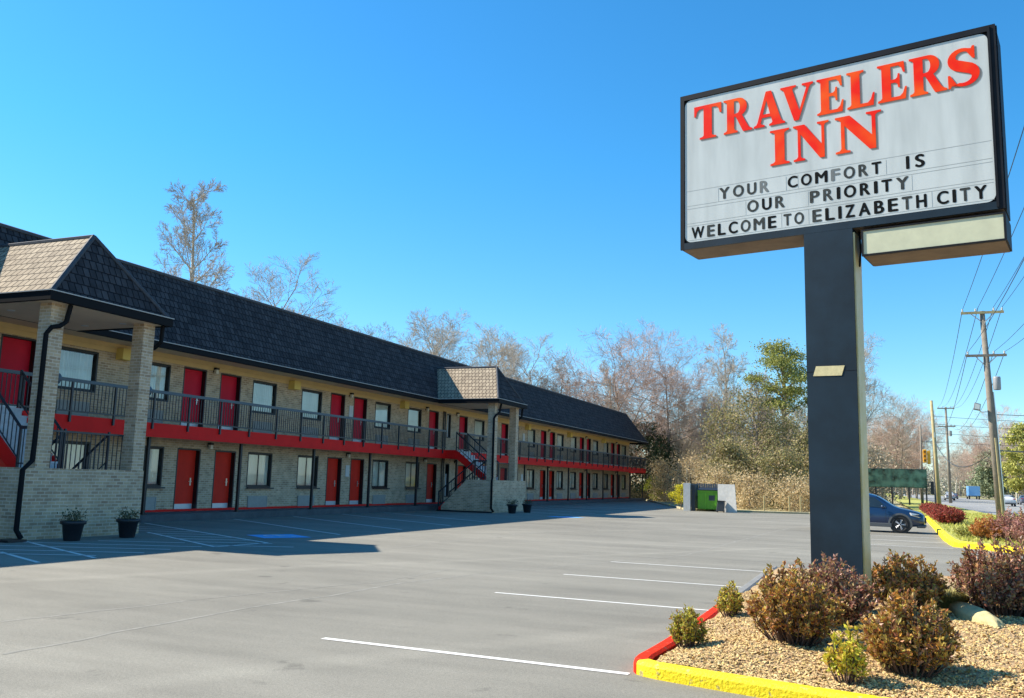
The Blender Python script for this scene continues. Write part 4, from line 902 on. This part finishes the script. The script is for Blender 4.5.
# verge shrubs
VZ = G + .11
hg = 'clipped red shrubs in the hedge row by the kerb'
hp = shrub('red_hedge_shrub', 3.05, 46, .66, 1.3, 60, 3600, .10, redl, 'red-leaved shrub in the low hedge row along the yellow kerb', 101, hg, z=VZ, low=.05)
for i in range(1, 16):
    c = copy_tree(hp); c.location = (3.07 + .02 * i, 46 + 1.6 * i + (i % 3) * .15, VZ); c.rotation_euler.z = i * 2.1; c.scale = (1, 1, .9 + .07 * ((i * 7) % 4))
shrub('low_green_shrub', 5.0, 40, .62, 2.0, 60, 3600, .09, olive, 'low spreading yellow-green shrub on the verge near the leaning pole', 120, z=VZ)
shrub('orange_shrub', 3.25, 32.0, .75, 1.2, 70, 4200, .07, orange, 'orange-leaved shrub on the verge behind the kerb corner', 121, z=VZ)
shrub('purple_shrub', 3.95, 31.8, 1.0, 1.5, 90, 5200, .075, purple, 'purple-brown shrub beside the orange one on the verge', 122, z=VZ)
shrub('purple_shrub', 4.5, 30.0, 1.35, 1.6, 100, 6200, .075, bronze2, 'tallest reddish shrub on the verge at the right edge', 123, z=VZ)
shrub('purple_shrub', 3.9, 28.6, .85, 1.3, 70, 4200, .07, purple, 'pink-brown shrub nearest the kerb on the verge', 124, z=VZ)
shrub('weed_clump', 2.65, 33.2, .35, .8, 24, 700, .07, olive, 'small dry weed clump beside the kerb corner', 125, z=VZ, cat='weed')
b = MB(); rnd = random.Random(77)
for _ in range(9000):
    y = 27.5 + (rnd.random() ** 1.6) * 45; x = rnd.uniform(2.3 if y > 30 else 3.4, 7.2); p = Vector((x, y, VZ)); h = rnd.uniform(.04, .13); a = rnd.random() * 6.3
    s = Vector((cos(a), sin(a), 0)) * .02; b.add([p - s, p + s, p + Vector((rnd.gauss(0, .03), rnd.gauss(0, .03), h))], [(0, 1, 2)])
tag(b.build('verge_grass', leafmat('verge_blade', [(.50, .48, .09), (.38, .40, .07), (.62, .55, .18)], .8, .3), fix=False), 'short yellow-green grass on the roadside verge', 'grass', kind='stuff')

# ---------------------------------------------------------------- cars
def car_glass():
    return mat('car_glass', (.02, .03, .035), .06, spec=.8)
CG = car_glass(); TY = mat('tyre', (.015, .015, .016), .8); RIM = mat('rim', (.62, .62, .64), .35, metal=.3); CLAD = mat('cladding', (.09, .095, .10), .6); LAMP = mat('headlight', (.7, .72, .75), .12, spec=.8); TAIL = mat('tail_light', (.45, .01, .01), .2)
def car(name, loc, rz, paint, label, kind='suv', s=1, group=None):
    r = empty(name, loc, rz, label, 'car', group); r.scale = (s, s, s)
    if kind == 'suv': st = [(-2.28, .50, .88, .90, .74), (-2.22, .36, 1.05, 1.08, .84), (-2.05, .30, 1.08, 1.30, .88), (-1.75, .28, 1.08, 1.52, .91), (-1.2, .25, 1.06, 1.64, .92), (-.3, .24, 1.03, 1.68, .92), (.35, .24, 1.01, 1.60, .92), (.75, .24, 1.00, 1.36, .92), (1.15, .24, .99, 1.06, .91), (1.7, .26, .93, .98, .90), (2.05, .28, .82, .90, .84), (2.22, .34, .68, .80, .74), (2.28, .42, .58, .70, .62)]
    else: st = [(-2.35, .45, .80, .84, .72), (-2.25, .32, .92, .96, .82), (-1.8, .26, .95, 1.02, .87), (-1.2, .22, .94, 1.34, .88), (-.6, .22, .92, 1.44, .88), (.1, .22, .90, 1.42, .88), (.6, .22, .89, 1.20, .88), (1.0, .22, .88, .96, .87), (1.7, .24, .80, .86, .86), (2.1, .27, .70, .76, .80), (2.3, .36, .58, .64, .68)]
    b = MB(); rings = []
    for x, zb, zbelt, zr, w in st:
        gl = zr - zbelt > .12; wr = w * (.74 if gl else .80)
        half = [(0, zb), (w * .86, zb), (w * .97, zb + .10), (w, zb + (zbelt - zb) * .45), (w * .985, zb + (zbelt - zb) * .75), (w * .93, zbelt), (wr + (w * .93 - wr) * (.12 if gl else .5), zbelt + (zr - zbelt) * .86), (wr * .82, zr - .005), (0, zr + .012)]
        ring = half + [(-y, z) for y, z in half[-2:0:-1]]; rings.append([(x, y, z) for y, z in ring])
    n = len(rings[0])
    for i in range(len(rings) - 1):
        for j in range(n): b.add([rings[i][j], rings[i][(j + 1) % n], rings[i + 1][(j + 1) % n], rings[i + 1][j]], [(0, 1, 2, 3)])
    b.add(rings[0], [tuple(range(n))]); b.add(rings[-1], [tuple(range(n))])
    body = b.build('body', paint, r, Z3)
    bm = bmesh.new(); bm.from_mesh(body.data); bmesh.ops.remove_doubles(bm, verts=bm.verts, dist=.0005); bmesh.ops.recalc_face_normals(bm, faces=bm.faces); bm.to_mesh(body.data); bm.free(); body.data.shade_smooth()
    m = body.modifiers.new('sub', 'SUBSURF'); m.levels = 1; m.render_levels = 2
    # glazing panels lie just outside the greenhouse
    def side_pt(x, t, off=.012):
        for a, c in zip(st, st[1:]):
            if a[0] <= x <= c[0]: u = (x - a[0]) / (c[0] - a[0]); _, zb, zbelt, zr, w = [a[k] + (c[k] - a[k]) * u for k in range(5)]; break
        wr = w * .74; y0 = w * .93; y1 = wr + (w * .93 - wr) * .12
        return (x, y0 + (y1 - y0) * t + off, zbelt + (zr - zbelt) * .86 * t)
    xs = [-1.85, -1.55, -1.1, -1.05, -.35, -.20, .35, .80] if kind == 'suv' else [-1.35, -1.1, -.7, -.65, -.25, -.15, .3, .62]
    for sg in (1, -1):
        b = MB()
        for x0, x1 in zip(xs, xs[1:]):
            if (x0, x1) in ((-1.1, -1.05), (-.35, -.20), (-.7, -.65), (-.25, -.15)): continue
            q = [side_pt(x0, .08), side_pt(x1, .08), side_pt(x1, .9 if x1 < .7 else .35), side_pt(x0, .9)]; b.quad(*[(x, y * sg, z) for x, y, z in q])
        b.build('side_window', CG, r, Z3)
    def cen(x0, x1, name):
        b = MB(); a = side_pt(x0, .12, 0); c = side_pt(x1, .92, 0); z_ = .03
        P = lambda x, f, z: (x, f, z)
        a2 = side_pt(x0, .12, 0)
        b.add([(a[0], -a[1] * .93, a[2] + .04), (a[0], a[1] * .93, a[2] + .04), (c[0], c[1] * .9, c[2] + .09), (c[0], -c[1] * .9, c[2] + .09)], [(0, 1, 2, 3)]); b.build(name, CG, r, Z3)
    if kind == 'suv': cen(1.08, .42, 'windshield'); cen(-2.12, -1.72, 'rear_window')
    else: cen(.98, .3, 'windshield'); cen(-1.85, -1.15, 'rear_window')
    wr_ = .36 if kind == 'suv' else .33; wx_ = 1.33
    for sx in (-wx_, wx_):
        for sg in (1, -1):
            yy = .90 if kind == 'suv' else .86
            wroot = MB(); wroot.lathe([(wr_ * .62, -.02), (wr_ * .66, .012), (wr_ * .9, .02), (wr_, -.02), (wr_, -.18), (wr_ * .6, -.2)], (0, 0, 0), 28, axis='y', cap=False)
            if sg < 0: wroot.v = [(x, -y, z) for x, y, z in wroot.v]
            wo = wroot.build('wheel', TY, r, Z3, smooth=True, loc=(sx, yy * sg, wr_))
            rb = MB(); rb.lathe([(.0, -.045), (wr_ * .62, -.045), (wr_ * .64, .008), (wr_ * .58, .008), (wr_ * .56, -.02)], (0, 0, 0), 28, axis='y', cap=False); rb.lathe([(0, .012), (.05, .01), (.06, -.01)], (0, 0, 0), 12, axis='y', cap=False)
            for k in range(5):
                for dk in (-.12, .12):
                    t = k * 2 * pi / 5; e = Vector((cos(t + dk) * wr_ * .6, 0, sin(t + dk) * wr_ * .6)); rb.tube([(cos(t) * .03, 0, sin(t) * .03), e], [.03, .022], 4)
            if sg < 0: rb.v = [(x, -y, z) for x, y, z in rb.v]
            rb.build('rim', RIM, wo, Z3)
            # arch
            b = MB(); n_ = 16; ri, ro = wr_ + .04, wr_ + .115
            for k in range(n_):
                t0, t1 = pi * (-.08 + 1.16 * k / n_), pi * (-.08 + 1.16 * (k + 1) / n_)
                P = lambda t, q, y: (sx + q * cos(t), y * sg, wr_ + q * sin(t)); yo = yy + .035; yi = yy - .10
                b.quad(P(t0, ri, yo), P(t1, ri, yo), P(t1, ro, yo - .004), P(t0, ro, yo - .004)); b.quad(P(t0, ro, yo - .004), P(t1, ro, yo - .004), P(t1, ro, yi), P(t0, ro, yi)); b.quad(P(t0, ri, yo), P(t1, ri, yo), P(t1, ri, yi), P(t0, ri, yi))
            b.build('wheel_arch', CLAD if kind == 'suv' else paint, r, Z3)
            b = MB(); b.lathe([(0, 0), (wr_ + .05, 0)], (sx, (yy + .012) * sg, wr_), 28, axis='y', cap=False); b.build('wheel_well', M['black'], r, Z3)
    for sg in (1, -1):
        b = MB(); b.box(-1.0, 1.0, .855 * sg, .935 * sg, .24, .40); bevel(b.build('sill', CLAD, r, Z3), .015)
        b = MB(); b.add([(2.20, .40 * sg, .73), (2.02, .80 * sg, .80), (1.72, .895 * sg, .86), (1.78, .90 * sg, .76), (2.08, .82 * sg, .68), (2.25, .42 * sg, .64)], [(0, 1, 2, 3, 4, 5)]); hl = b.build('headlight', LAMP, r, Z3)
        so = hl.modifiers.new('s', 'SOLIDIFY'); so.thickness = .06; so.offset = 0
        b = MB(); b.box(-2.30, -2.1, .45 * sg, .80 * sg, .86, .98); b.build('tail_light', TAIL, r, Z3)
        b = MB(); b.lathe([(0, -.06), (.07, -.05), (.09, 0), (.07, .06), (0, .07)], (0, 0, 0), 10, cap=False); o = b.build('mirror', paint, r, Z3, smooth=True, loc=(.68, 1.0 * sg, 1.08)); 
        if kind == 'suv':
            b = MB(); b.box(-.275, -.262, .925 * sg, .935 * sg, .45, 1.0); b.box(.78, .79, .925 * sg, .932 * sg, .45, .98); b.box(-.12, .06, .93 * sg, .955 * sg, .88, .91); b.build('door_seam', M['black'], r, Z3)
    b = MB(); b.box(2.18, 2.315, -.42, .42, .42, .66); bevel(b.build('grille', M['black'], r, Z3), .03)
    b = MB(); b.box(1.95, 2.30, -.76, .76, .24, .36); b.box(-2.34, -2.0, -.8, .8, .30, .46); bevel(b.build('bumper', CLAD, r, Z3), .04)
    b = MB(); b.box(-2.36, -2.34, -.26, .26, .62, .74); b.build('number_plate', M['white'], r, Z3)
    return r
navy = mat('navy_paint', (.008, .03, .085), .3, coat=.5)
car('parked_car', (-.40, 37.5, G), radians(-4), navy, 'dark blue suv parked on the lot behind the sign pole, nose to the yellow kerb', s=.885)
silver = mat('white_car_paint', (.6, .6, .6), .3, coat=.6); greyp = mat('grey_car_paint', (.08, .09, .13), .3, coat=.6)
car('road_car', (15.6, 134, G), radians(90), silver, 'white car driving away on the road left of the leaning utility pole', 'sedan')
car('road_car', (20.9, 158, G), radians(90), greyp, 'dark grey car on the road right of the leaning utility pole', 'sedan')
car('road_car', (13.2, 200, G), radians(90), silver, 'far white car on the road behind the crossarm pole', 'suv')
car('road_car', (17.5, 250, G), radians(90), greyp, 'faraway dark car beside the blue panel down the road', 'sedan')

# ---------------------------------------------------------------- poles and wires
M['insul'] = mat('insulator', (.5, .5, .48), .3)
up = empty('utility_pole', (5.55, 50, G), 0, 'leaning wooden utility pole with two crossarms, transformer and floodlight', 'utility pole')
b = MB(); b.tube([(0, 0, 0), (-.18, 0, 5.3), (-.37, 0, 10.75)], [.19, .165, .12], 10); b.build('pole', M['wood'], up, Z3, smooth=True)
for z, x0, x1, m in ((10.66, -1.35, .6, M['ywood']), (8.45, -1.22, .62, M['wood'])):
    b = MB(); b.box(x0, x1, -.17, -.07, z - .06, z + .06); arm = b.build('crossarm', m, up, Z3)
    for x in ((x0 + .08, (x0 + x1) / 2 - .3, x1 - .45, x1 - .08) if z > 9 else (x0 + .1, (x0 + x1) / 2 + .35, x1 - .1)):
        b = MB(); b.lathe([(.02, 0), (.05, .04), (.04, .09), (.05, .12), (.02, .16)], (x, -.12, z + .06), 8); b.build('insulator', M['insul'], arm, Z3)
    b = MB(); b.tube([(x0 + .45, -.12, z - .05), (-.33, -.1, z - .55)], .02, 4); b.tube([(x1 - .45, -.12, z - .05), (-.33, -.1, z - .55)], .02, 4); b.build('brace', M['steel'], arm, Z3)
b = MB(); b.lathe([(.16, 0), (.18, .05), (.18, .6), (.16, .66), (0, .68)], (.12, -.1, 6.7), 14, cap=False); b.build('transformer', mat('transformer_grey', (.3, .3, .3), .5), up, Z3, smooth=True)
b = MB(); b.tube([(-.2, 0, 5.62), (-.62, -.1, 5.58), (-.75, -.1, 5.68)], .025, 5); arm = b.build('lamp_arm', M['steel'], up, Z3)
b = MB(); b.prism([(-.98, 5.72), (-.70, 5.66), (-.66, 5.98), (-.92, 6.06)], -.28, .06); fl = b.build('floodlight', mat('flood_housing', (.2, .19, .18), .5), arm, Z3)
b = MB(); b.prism([(-.95, 5.75), (-.73, 5.70), (-.70, 5.95), (-.91, 6.02)], -.287, -.282); b.build('lens', mat('flood_lens', (.75, .73, .66), .2), fl, Z3)
b = MB(); b.tube([(.2, -.05, 0), (.03, -.05, 4.8), (-.05, -.05, 6.6)], .03, 6); b.build('conduit', M['steel'], up, Z3)
b = MB(); b.tube([(.07, -.16, 0), (-.09, -.15, 4.3)], .05, 6); b.build('guard_pipe', M['ywood'], up, Z3)
o = empty('bare_pole', (5.6, 99, G), 0, 'bare pale wooden pole without crossarms rising from the hedge end', 'pole'); b = MB(); b.tube([(0, 0, 0), (-.15, 0, 5), (-.33, 0, 10.75)], [.21, .18, .13], 8); b.build('pole', M['ywood'], o, Z3, smooth=True)
b = MB(); b.tube([(-.2, -.2, 7), (-.2, -.2, 7.5)], .05, 6); b.build('cap_bracket', M['steel'], o, Z3)
o = empty('crossarm_pole', (9.9, 148, G), 0, 'tall grey pole with two wide crossarms standing in the verge grass', 'utility pole'); b = MB(); b.tube([(0, 0, 0), (-.1, 0, 14.3)], [.24, .14], 8); b.build('pole', M['wood'], o, Z3, smooth=True)
for z in (14.1, 11.35):
    b = MB(); b.box(-1.25, 1.1, -.15, -.02, z - .08, z + .08); arm = b.build('crossarm', M['wood'], o, Z3)
    for x in (-1.15, -.6, .5, 1.0): b = MB(); b.lathe([(.03, 0), (.08, .08), (.05, .2)], (x, -.08, z + .08), 6); b.build('insulator', M['insul'], arm, Z3)
b = MB(); b.lathe([(.25, 0), (.25, .8)], (.35, -.2, 9.9), 10); b.build('transformer', M['ac'], o, Z3)
o = empty('signal_pole', (4.9, 119, G), 0, 'slim grey pole carrying the yellow traffic signal', 'pole'); b = MB(); b.tube([(0, 0, 0), (.12, 0, 9.7)], [.16, .1], 8); b.build('pole', M['wood'], o, Z3, smooth=True)
b = MB(); b.tube([(.1, 0, 7.5), (1.5, 0, 7.55)], .05, 5); b.build('mast_arm', M['steel'], o, Z3)
o = empty('slim_pole', (6.5, 122, G), 0, 'thin dark pole just right of the traffic signal', 'pole'); b = MB(); b.tube([(0, 0, 0), (0, 0, 7.8)], [.12, .09], 8); b.build('pole', mat('dark_pole', (.1, .1, .1), .6), o, Z3)
ts = empty('traffic_signal', (5.55, 118.6, 5.0), 0, 'yellow three-lamp traffic signal hanging above the road verge', 'traffic signal')
YS = mat('signal_yellow', (.80, .40, .02), .5)
b = MB(); b.box(-.42, .0, -.2, .2, -.05, 1.55); b.box(.05, .42, -.2, .2, -.2, 1.4); bevel(b.build('housing', YS, ts, Z3), .05)
b = MB(); b.tube([(-.1, 0, 1.5), (-.1, 0, 2.55)], .03, 4); b.build('hanger', M['steel'], ts, Z3)
for k in range(3):
    b = MB(); b.lathe([(.15, 0), (.16, -.18), (.14, -.18)], (-.21, -.2, .25 + k * .5), 10, axis='y', cap=False); b.build('visor', YS, ts, Z3)
    b = MB(); b.lathe([(0, -.02), (.13, -.02)], (-.21, -.2, .25 + k * .5), 10, axis='y', cap=False); b.build('lens', mat('amber_lens', (.45, .20, .02), .4), ts, Z3)
wm = mat('wire', (.03, .035, .04), .5)
wires = MB
def wire(p, q, sag, r, name, label, cat='wire', group=None):
    p, q = Vector(p), Vector(q); n = 22; b = MB()
    b.tube([p.lerp(q, i / n) - Vector((0, 0, sag * 4 * (i / n) * (1 - i / n))) for i in range(n + 1)], r, 4)
    return tag(b.build(name, wm), label, cat, group)
gw = 'overhead wires strung along the utility poles'
for (x, z, xn, zn, sg, lb_) in ((4.28, 10.75, 8.75, 14.3, .8, 'leftmost overhead wire from the top crossarm'), (5.0, 10.85, 9.3, 14.3, .9, 'second overhead wire from the top crossarm'), (5.7, 10.85, 10.4, 14.3, 1.0, 'third overhead wire from the top crossarm'), (6.1, 10.85, 10.9, 14.3, 1.1, 'rightmost overhead wire from the top crossarm'),
                            (4.42, 8.55, 8.75, 11.6, 1.2, 'leftmost thin wire from the lower crossarm'), (5.6, 8.55, 10.4, 11.6, 1.3, 'middle thin wire from the lower crossarm'), (6.1, 8.55, 10.9, 11.6, 1.4, 'rightmost thin wire from the lower crossarm')):
    wire((x - .03 * 62, -12, z + .3), (x, 49.88, z), sg, .012, 'overhead_wire', lb_ + ' towards the viewer', group=gw)
    wire((x, 49.88, z), (xn, 147.9, zn), sg * 1.6, .016, 'overhead_wire', lb_ + ' towards the far crossarm pole', group=gw)
wire((5.3, 49.9, 5.4), (24, 66, 7.6), .5, .015, 'service_wire', 'dark service wire running right from the leaning pole above the floodlight')
wire((5.35, 49.9, 3.6), (30, 95, 8.4), 1.0, .03, 'service_wire', 'thick dark cable dropping left and right behind the leaning pole')
wire((5.35, 49.9, 3.6), (5.4, 98.9, 6.6), 1.6, .03, 'service_wire', 'thick drooping cable from the leaning pole to the bare pole')
for z, sg in ((9.1, .3), (8.3, .3), (7.4, .3)): wire((5.35, 99, z), (34, 110, z + .6), sg * 2, .018, 'span_wire', 'thin wire crossing the road from the bare pole', group='thin wires crossing the road')
wire((4.9, 119, 7.6), (34, 122, 8.5), .8, .02, 'signal_wire', 'thin span wire crossing the road at the traffic signal')

# green screen on posts, sign back, blue panel
gs = empty('green_screen', (0, 106, G), 0, 'long translucent green mesh screen raised on dark posts beyond the blue car', 'screen')
gmm = bpy.data.materials.new('green_mesh'); gmm.use_nodes = True; nt = gmm.node_tree; bs = nt.nodes['Principled BSDF']; bs.inputs['Roughness'].default_value = .7
tc = nt.nodes.new('ShaderNodeTexCoord'); nz = nt.nodes.new('ShaderNodeTexNoise'); nz.inputs['Scale'].default_value = 1.1; nz.inputs['Detail'].default_value = 6; nt.links.new(tc.outputs['Object'], nz.inputs['Vector'])
rp = nt.nodes.new('ShaderNodeValToRGB'); rp.color_ramp.elements[0].color = (.012, .05, .035, 1); rp.color_ramp.elements[1].color = (.12, .27, .20, 1); rp.color_ramp.elements[0].position = .38; rp.color_ramp.elements[1].position = .6
nt.links.new(nz.outputs['Fac'], rp.inputs[0]); nt.links.new(rp.outputs[0], bs.inputs['Base Color'])
tp = nt.nodes.new('ShaderNodeBsdfTransparent'); mx = nt.nodes.new('ShaderNodeMixShader'); mx.inputs[0].default_value = .8
nt.links.new(tp.outputs[0], mx.inputs[1]); nt.links.new(bs.outputs[0], mx.inputs[2]); nt.links.new(mx.outputs[0], nt.nodes['Material Output'].inputs['Surface'])
b = MB(); b.box(-5.2, 4.9, -.012, .012, 2.0, 3.9); b.build('mesh_panel', gmm, gs, Z3)
for x in (-5.2, -3.55, -1.9, -.25, 1.4, 3.1, 4.8):
    b = MB(); b.tube([(x, .08, 0), (x, .08, 3.95)], .08, 6); b.build('post', M['black'], gs, Z3)
b = MB(); b.tube([(-5.2, .08, 3.92), (4.9, .08, 3.92)], .04, 5); b.tube([(-5.2, .08, 1.98), (4.9, .08, 1.98)], .05, 5); b.build('rail', mat('green_rail', (.02, .07, .05), .5), gs, Z3)
o = empty('road_sign', (6.9, 131, G), 0, 'dark back of a square road sign on a post by the poles', 'sign')
b = MB(); b.add([(-.45, 0, 1.3), (.5, .1, 1.0), (.5, .1, 2.7), (-.45, 0, 3.0)], [(0, 1, 2, 3)]); p_ = b.build('sign_panel', M['black'], o, Z3); so = p_.modifiers.new('s', 'SOLIDIFY'); so.thickness = .05
b = MB(); b.tube([(0, .1, 0), (0, .1, 2.9)], .05, 6); b.build('post', M['steel'], o, Z3)
o = empty('blue_truck', (22.6, 255, G), 0, 'small bright blue box truck far down the road', 'truck')
b = MB(); b.box(-1.3, 1.3, 0, 6, .9, 3.3); b.build('cargo_box', mat('hazed_blue_box', (.16, .38, .66), .5), o, Z3)  # box blue paled so that distance haze sits in the colour
b = MB(); b.box(-1.1, 1.1, 6.0, 7.8, .6, 2.6); b.build('cab', mat('cab_white', (.5, .55, .6), .4), o, Z3)
for x in (-1.1, 1.1):
    for y in (1, 7): b = MB(); b.tube([(x - .15, y, .45), (x + .15, y, .45)], .45, 14); b.build('wheel', TY, o, Z3)

# ---------------------------------------------------------------- dumpster enclosure
en = empty('dumpster_enclosure', (-9.9, 55.4, G), 0, 'open dumpster enclosure with white block ends and dark slatted sides', 'enclosure')
wht = mat('pale_block', (.66, .63, .57), .8, var=.1, scale=6)
b = MB(); b.box(-1.3, -.88, 0, .25, 0, 1.70); b.build('end_wall', wht, en, Z3)
b = MB(); b.add([(.88, -.3, 0), (2.02, -.55, 0), (1.9, -.5, 1.68), (.86, -.3, 1.68), (.88, -.2, 0), (2.02, -.45, 0), (1.9, -.4, 1.68), (.86, -.2, 1.68)], [(0, 1, 2, 3), (4, 5, 6, 7), (0, 1, 5, 4), (1, 2, 6, 5), (2, 3, 7, 6), (3, 0, 4, 7)]); b.build('open_gate', wht, en, Z3)
b = MB()
for i in range(12): b.box(-.84 + i * .145, -.84 + i * .145 + .12, 1.9, 1.95, 0, 1.7)
for i in range(9): b.box(-.86, -.82, .25 + i * .19, .25 + i * .19 + .15, 0, 1.66)
b.build('slat_panel', mat('grey_slat', (.13, .14, .15), .8, var=.2), en, Z3)
b = MB(); b.box(-.84, -.6, .1, .2, 0, 1.6); b.build('gate_leaf', mat('dark_gate', (.03, .035, .04), .6), en, Z3)
dm_ = empty('dumpster', (-9.65, 55.9, G), 0, 'lime green dumpster inside the open enclosure', 'dumpster')
lime = mat('lime_paint', (.16, .42, .02), .5, var=.1, scale=3)
b = MB(); b.prism([(-.72, .12), (.82, .12), (.82, 1.28), (-.72, 1.28)], -.02, 1.1); bevel(b.build('body', lime, dm_, Z3), .02)
b = MB()
for x in (-.74, -.3, .36, .76): b.box(x, x + .07, -.07, -.02, .12, 1.26)
b.box(-.76, .86, -.08, -.02, 1.18, 1.28); b.build('rib', lime, dm_, Z3)
b = MB(); b.box(-.06, .3, -.035, -.021, .66, .98); b.build('sticker', mat('dark_sticker', (.05, .06, .06), .5), dm_, Z3)
b = MB(); b.add([(-.76, -.1, 1.27), (.86, -.1, 1.27), (.86, 1.15, 1.42), (-.76, 1.15, 1.42)], [(0, 1, 2, 3)]); l_ = b.build('lid', M['black'], dm_, Z3); so = l_.modifiers.new('s', 'SOLIDIFY'); so.thickness = .04
for x in (-.85, .86): b = MB(); b.box(x - .03, x + .06, .3, .7, .75, .92); b.build('fork_sleeve', M['black'], dm_, Z3)
o = empty('trash_bin', (-8.85, 54.7, G), 0, 'small dark wheeled bin in front of the white gate', 'bin')
b = MB(); b.prism([(-.22, .05), (.22, .05), (.27, .62), (-.1, .72)], -.2, .25); bevel(b.build('bin_body', mat('bin_plastic', (.05, .055, .06), .5), o, Z3), .03)
b = MB(); b.box(-.14, .3, -.22, .27, .64, .69); b.build('lid', M['black'], o, Z3)
for x in (-.2, .2): b = MB(); b.tube([(x - .03, .22, .07), (x + .03, .22, .07)], .07, 10); b.build('wheel', TY, o, Z3)
# low tan wall beyond the building and far fence posts
b = MB(); b.box(-23, -12.8, 87.5, 87.8, G - .1, 1.15)
tag(b.build('low_block_wall', brickmat('tan_block', (.44, .34, .20), (.36, .28, .17), (.25, .2, .13), .4, .2, .015)), 'low tan block wall beyond the far end of the motel', 'wall')
b = MB()
fence_g = 'short fence posts in front of the thicket'
for i, x in enumerate((-7.0, -5.4, -4.7, -3.9)):
    b = MB(); b.tube([(x, 61, G - .1), (x, 61, .95)], .05, 6); tag(b.build('fence_post', M['ywood']), 'short pale fence post at the edge of the thicket', 'post', fence_g)

# ---------------------------------------------------------------- camera, sun, sky
cd = bpy.data.cameras.new('camera'); co = bpy.data.objects.new('camera', cd); col.objects.link(co); sc.camera = co
f, yaw, pit, rol, hh = 882.623, .393050, .1478664, .0272141, 1.4764
Fv = Vector((-sin(yaw) * cos(pit), cos(yaw) * cos(pit), sin(pit))); R0 = Vector((cos(yaw), sin(yaw), 0)); U0 = R0.cross(Fv)
Rv = R0 * cos(rol) + U0 * sin(rol); Uv = U0 * cos(rol) - R0 * sin(rol)
co.matrix_world = Matrix(((Rv.x, Uv.x, -Fv.x, 0), (Rv.y, Uv.y, -Fv.y, 0), (Rv.z, Uv.z, -Fv.z, hh), (0, 0, 0, 1)))
cd.sensor_width = 36; cd.lens = 36 * f / 1024; cd.clip_end = 6000; cd.clip_start = .05
to_sun = Vector((-1.10, -.12, 1)).normalized()
sd = bpy.data.lights.new('sun', 'SUN'); sd.energy = 4.2; sd.angle = radians(.5); sd.color = (1, .93, .80)
so = bpy.data.objects.new('sun', sd); col.objects.link(so); so.rotation_euler = (-to_sun).to_track_quat('-Z', 'Y').to_euler(); so.location = (-30, -5, 40)
w = bpy.data.worlds.new('World'); sc.world = w; w.use_nodes = True; nt = w.node_tree; bg = nt.nodes['Background']
sk = nt.nodes.new('ShaderNodeTexSky'); sk.sky_type = 'NISHITA'; sk.sun_disc = False; sk.sun_elevation = math.asin(to_sun.z); sk.sun_rotation = math.atan2(to_sun.x, to_sun.y)
sk.air_density = 1.0; sk.dust_density = .2; sk.ozone_density = 3.2
hs = nt.nodes.new('ShaderNodeHueSaturation'); hs.inputs['Saturation'].default_value = 1.22; nt.links.new(sk.outputs[0], hs.inputs['Color'])
tc = nt.nodes.new('ShaderNodeTexCoord'); sx = nt.nodes.new('ShaderNodeSeparateXYZ'); rp = nt.nodes.new('ShaderNodeValToRGB'); nt.links.new(tc.outputs['Generated'], sx.inputs[0]); nt.links.new(sx.outputs['Z'], rp.inputs[0])
rp.color_ramp.elements[0].position = 0; rp.color_ramp.elements[0].color = (.50, .56, .63, 1); rp.color_ramp.elements[1].position = .35; rp.color_ramp.elements[1].color = (.32, .66, .70, 1)   # the air near the horizon stays pale blue
mm = nt.nodes.new('ShaderNodeMix'); mm.data_type = 'RGBA'; mm.blend_type = 'MULTIPLY'; mm.inputs[0].default_value = 1; nt.links.new(hs.outputs[0], mm.inputs[6]); nt.links.new(rp.outputs[0], mm.inputs[7]); nt.links.new(mm.outputs[2], bg.inputs[0]); bg.inputs[1].default_value = .15
vs_ = sc.view_settings; vs_.view_transform = 'Standard'; vs_.look = 'None'; vs_.gamma = 1; vs_.use_curve_mapping = False; vs_.exposure = 1.14
sc.cycles.use_adaptive_sampling = True
sc.cycles.max_bounces = 6; sc.cycles.diffuse_bounces = 3; sc.cycles.transparent_max_bounces = 12
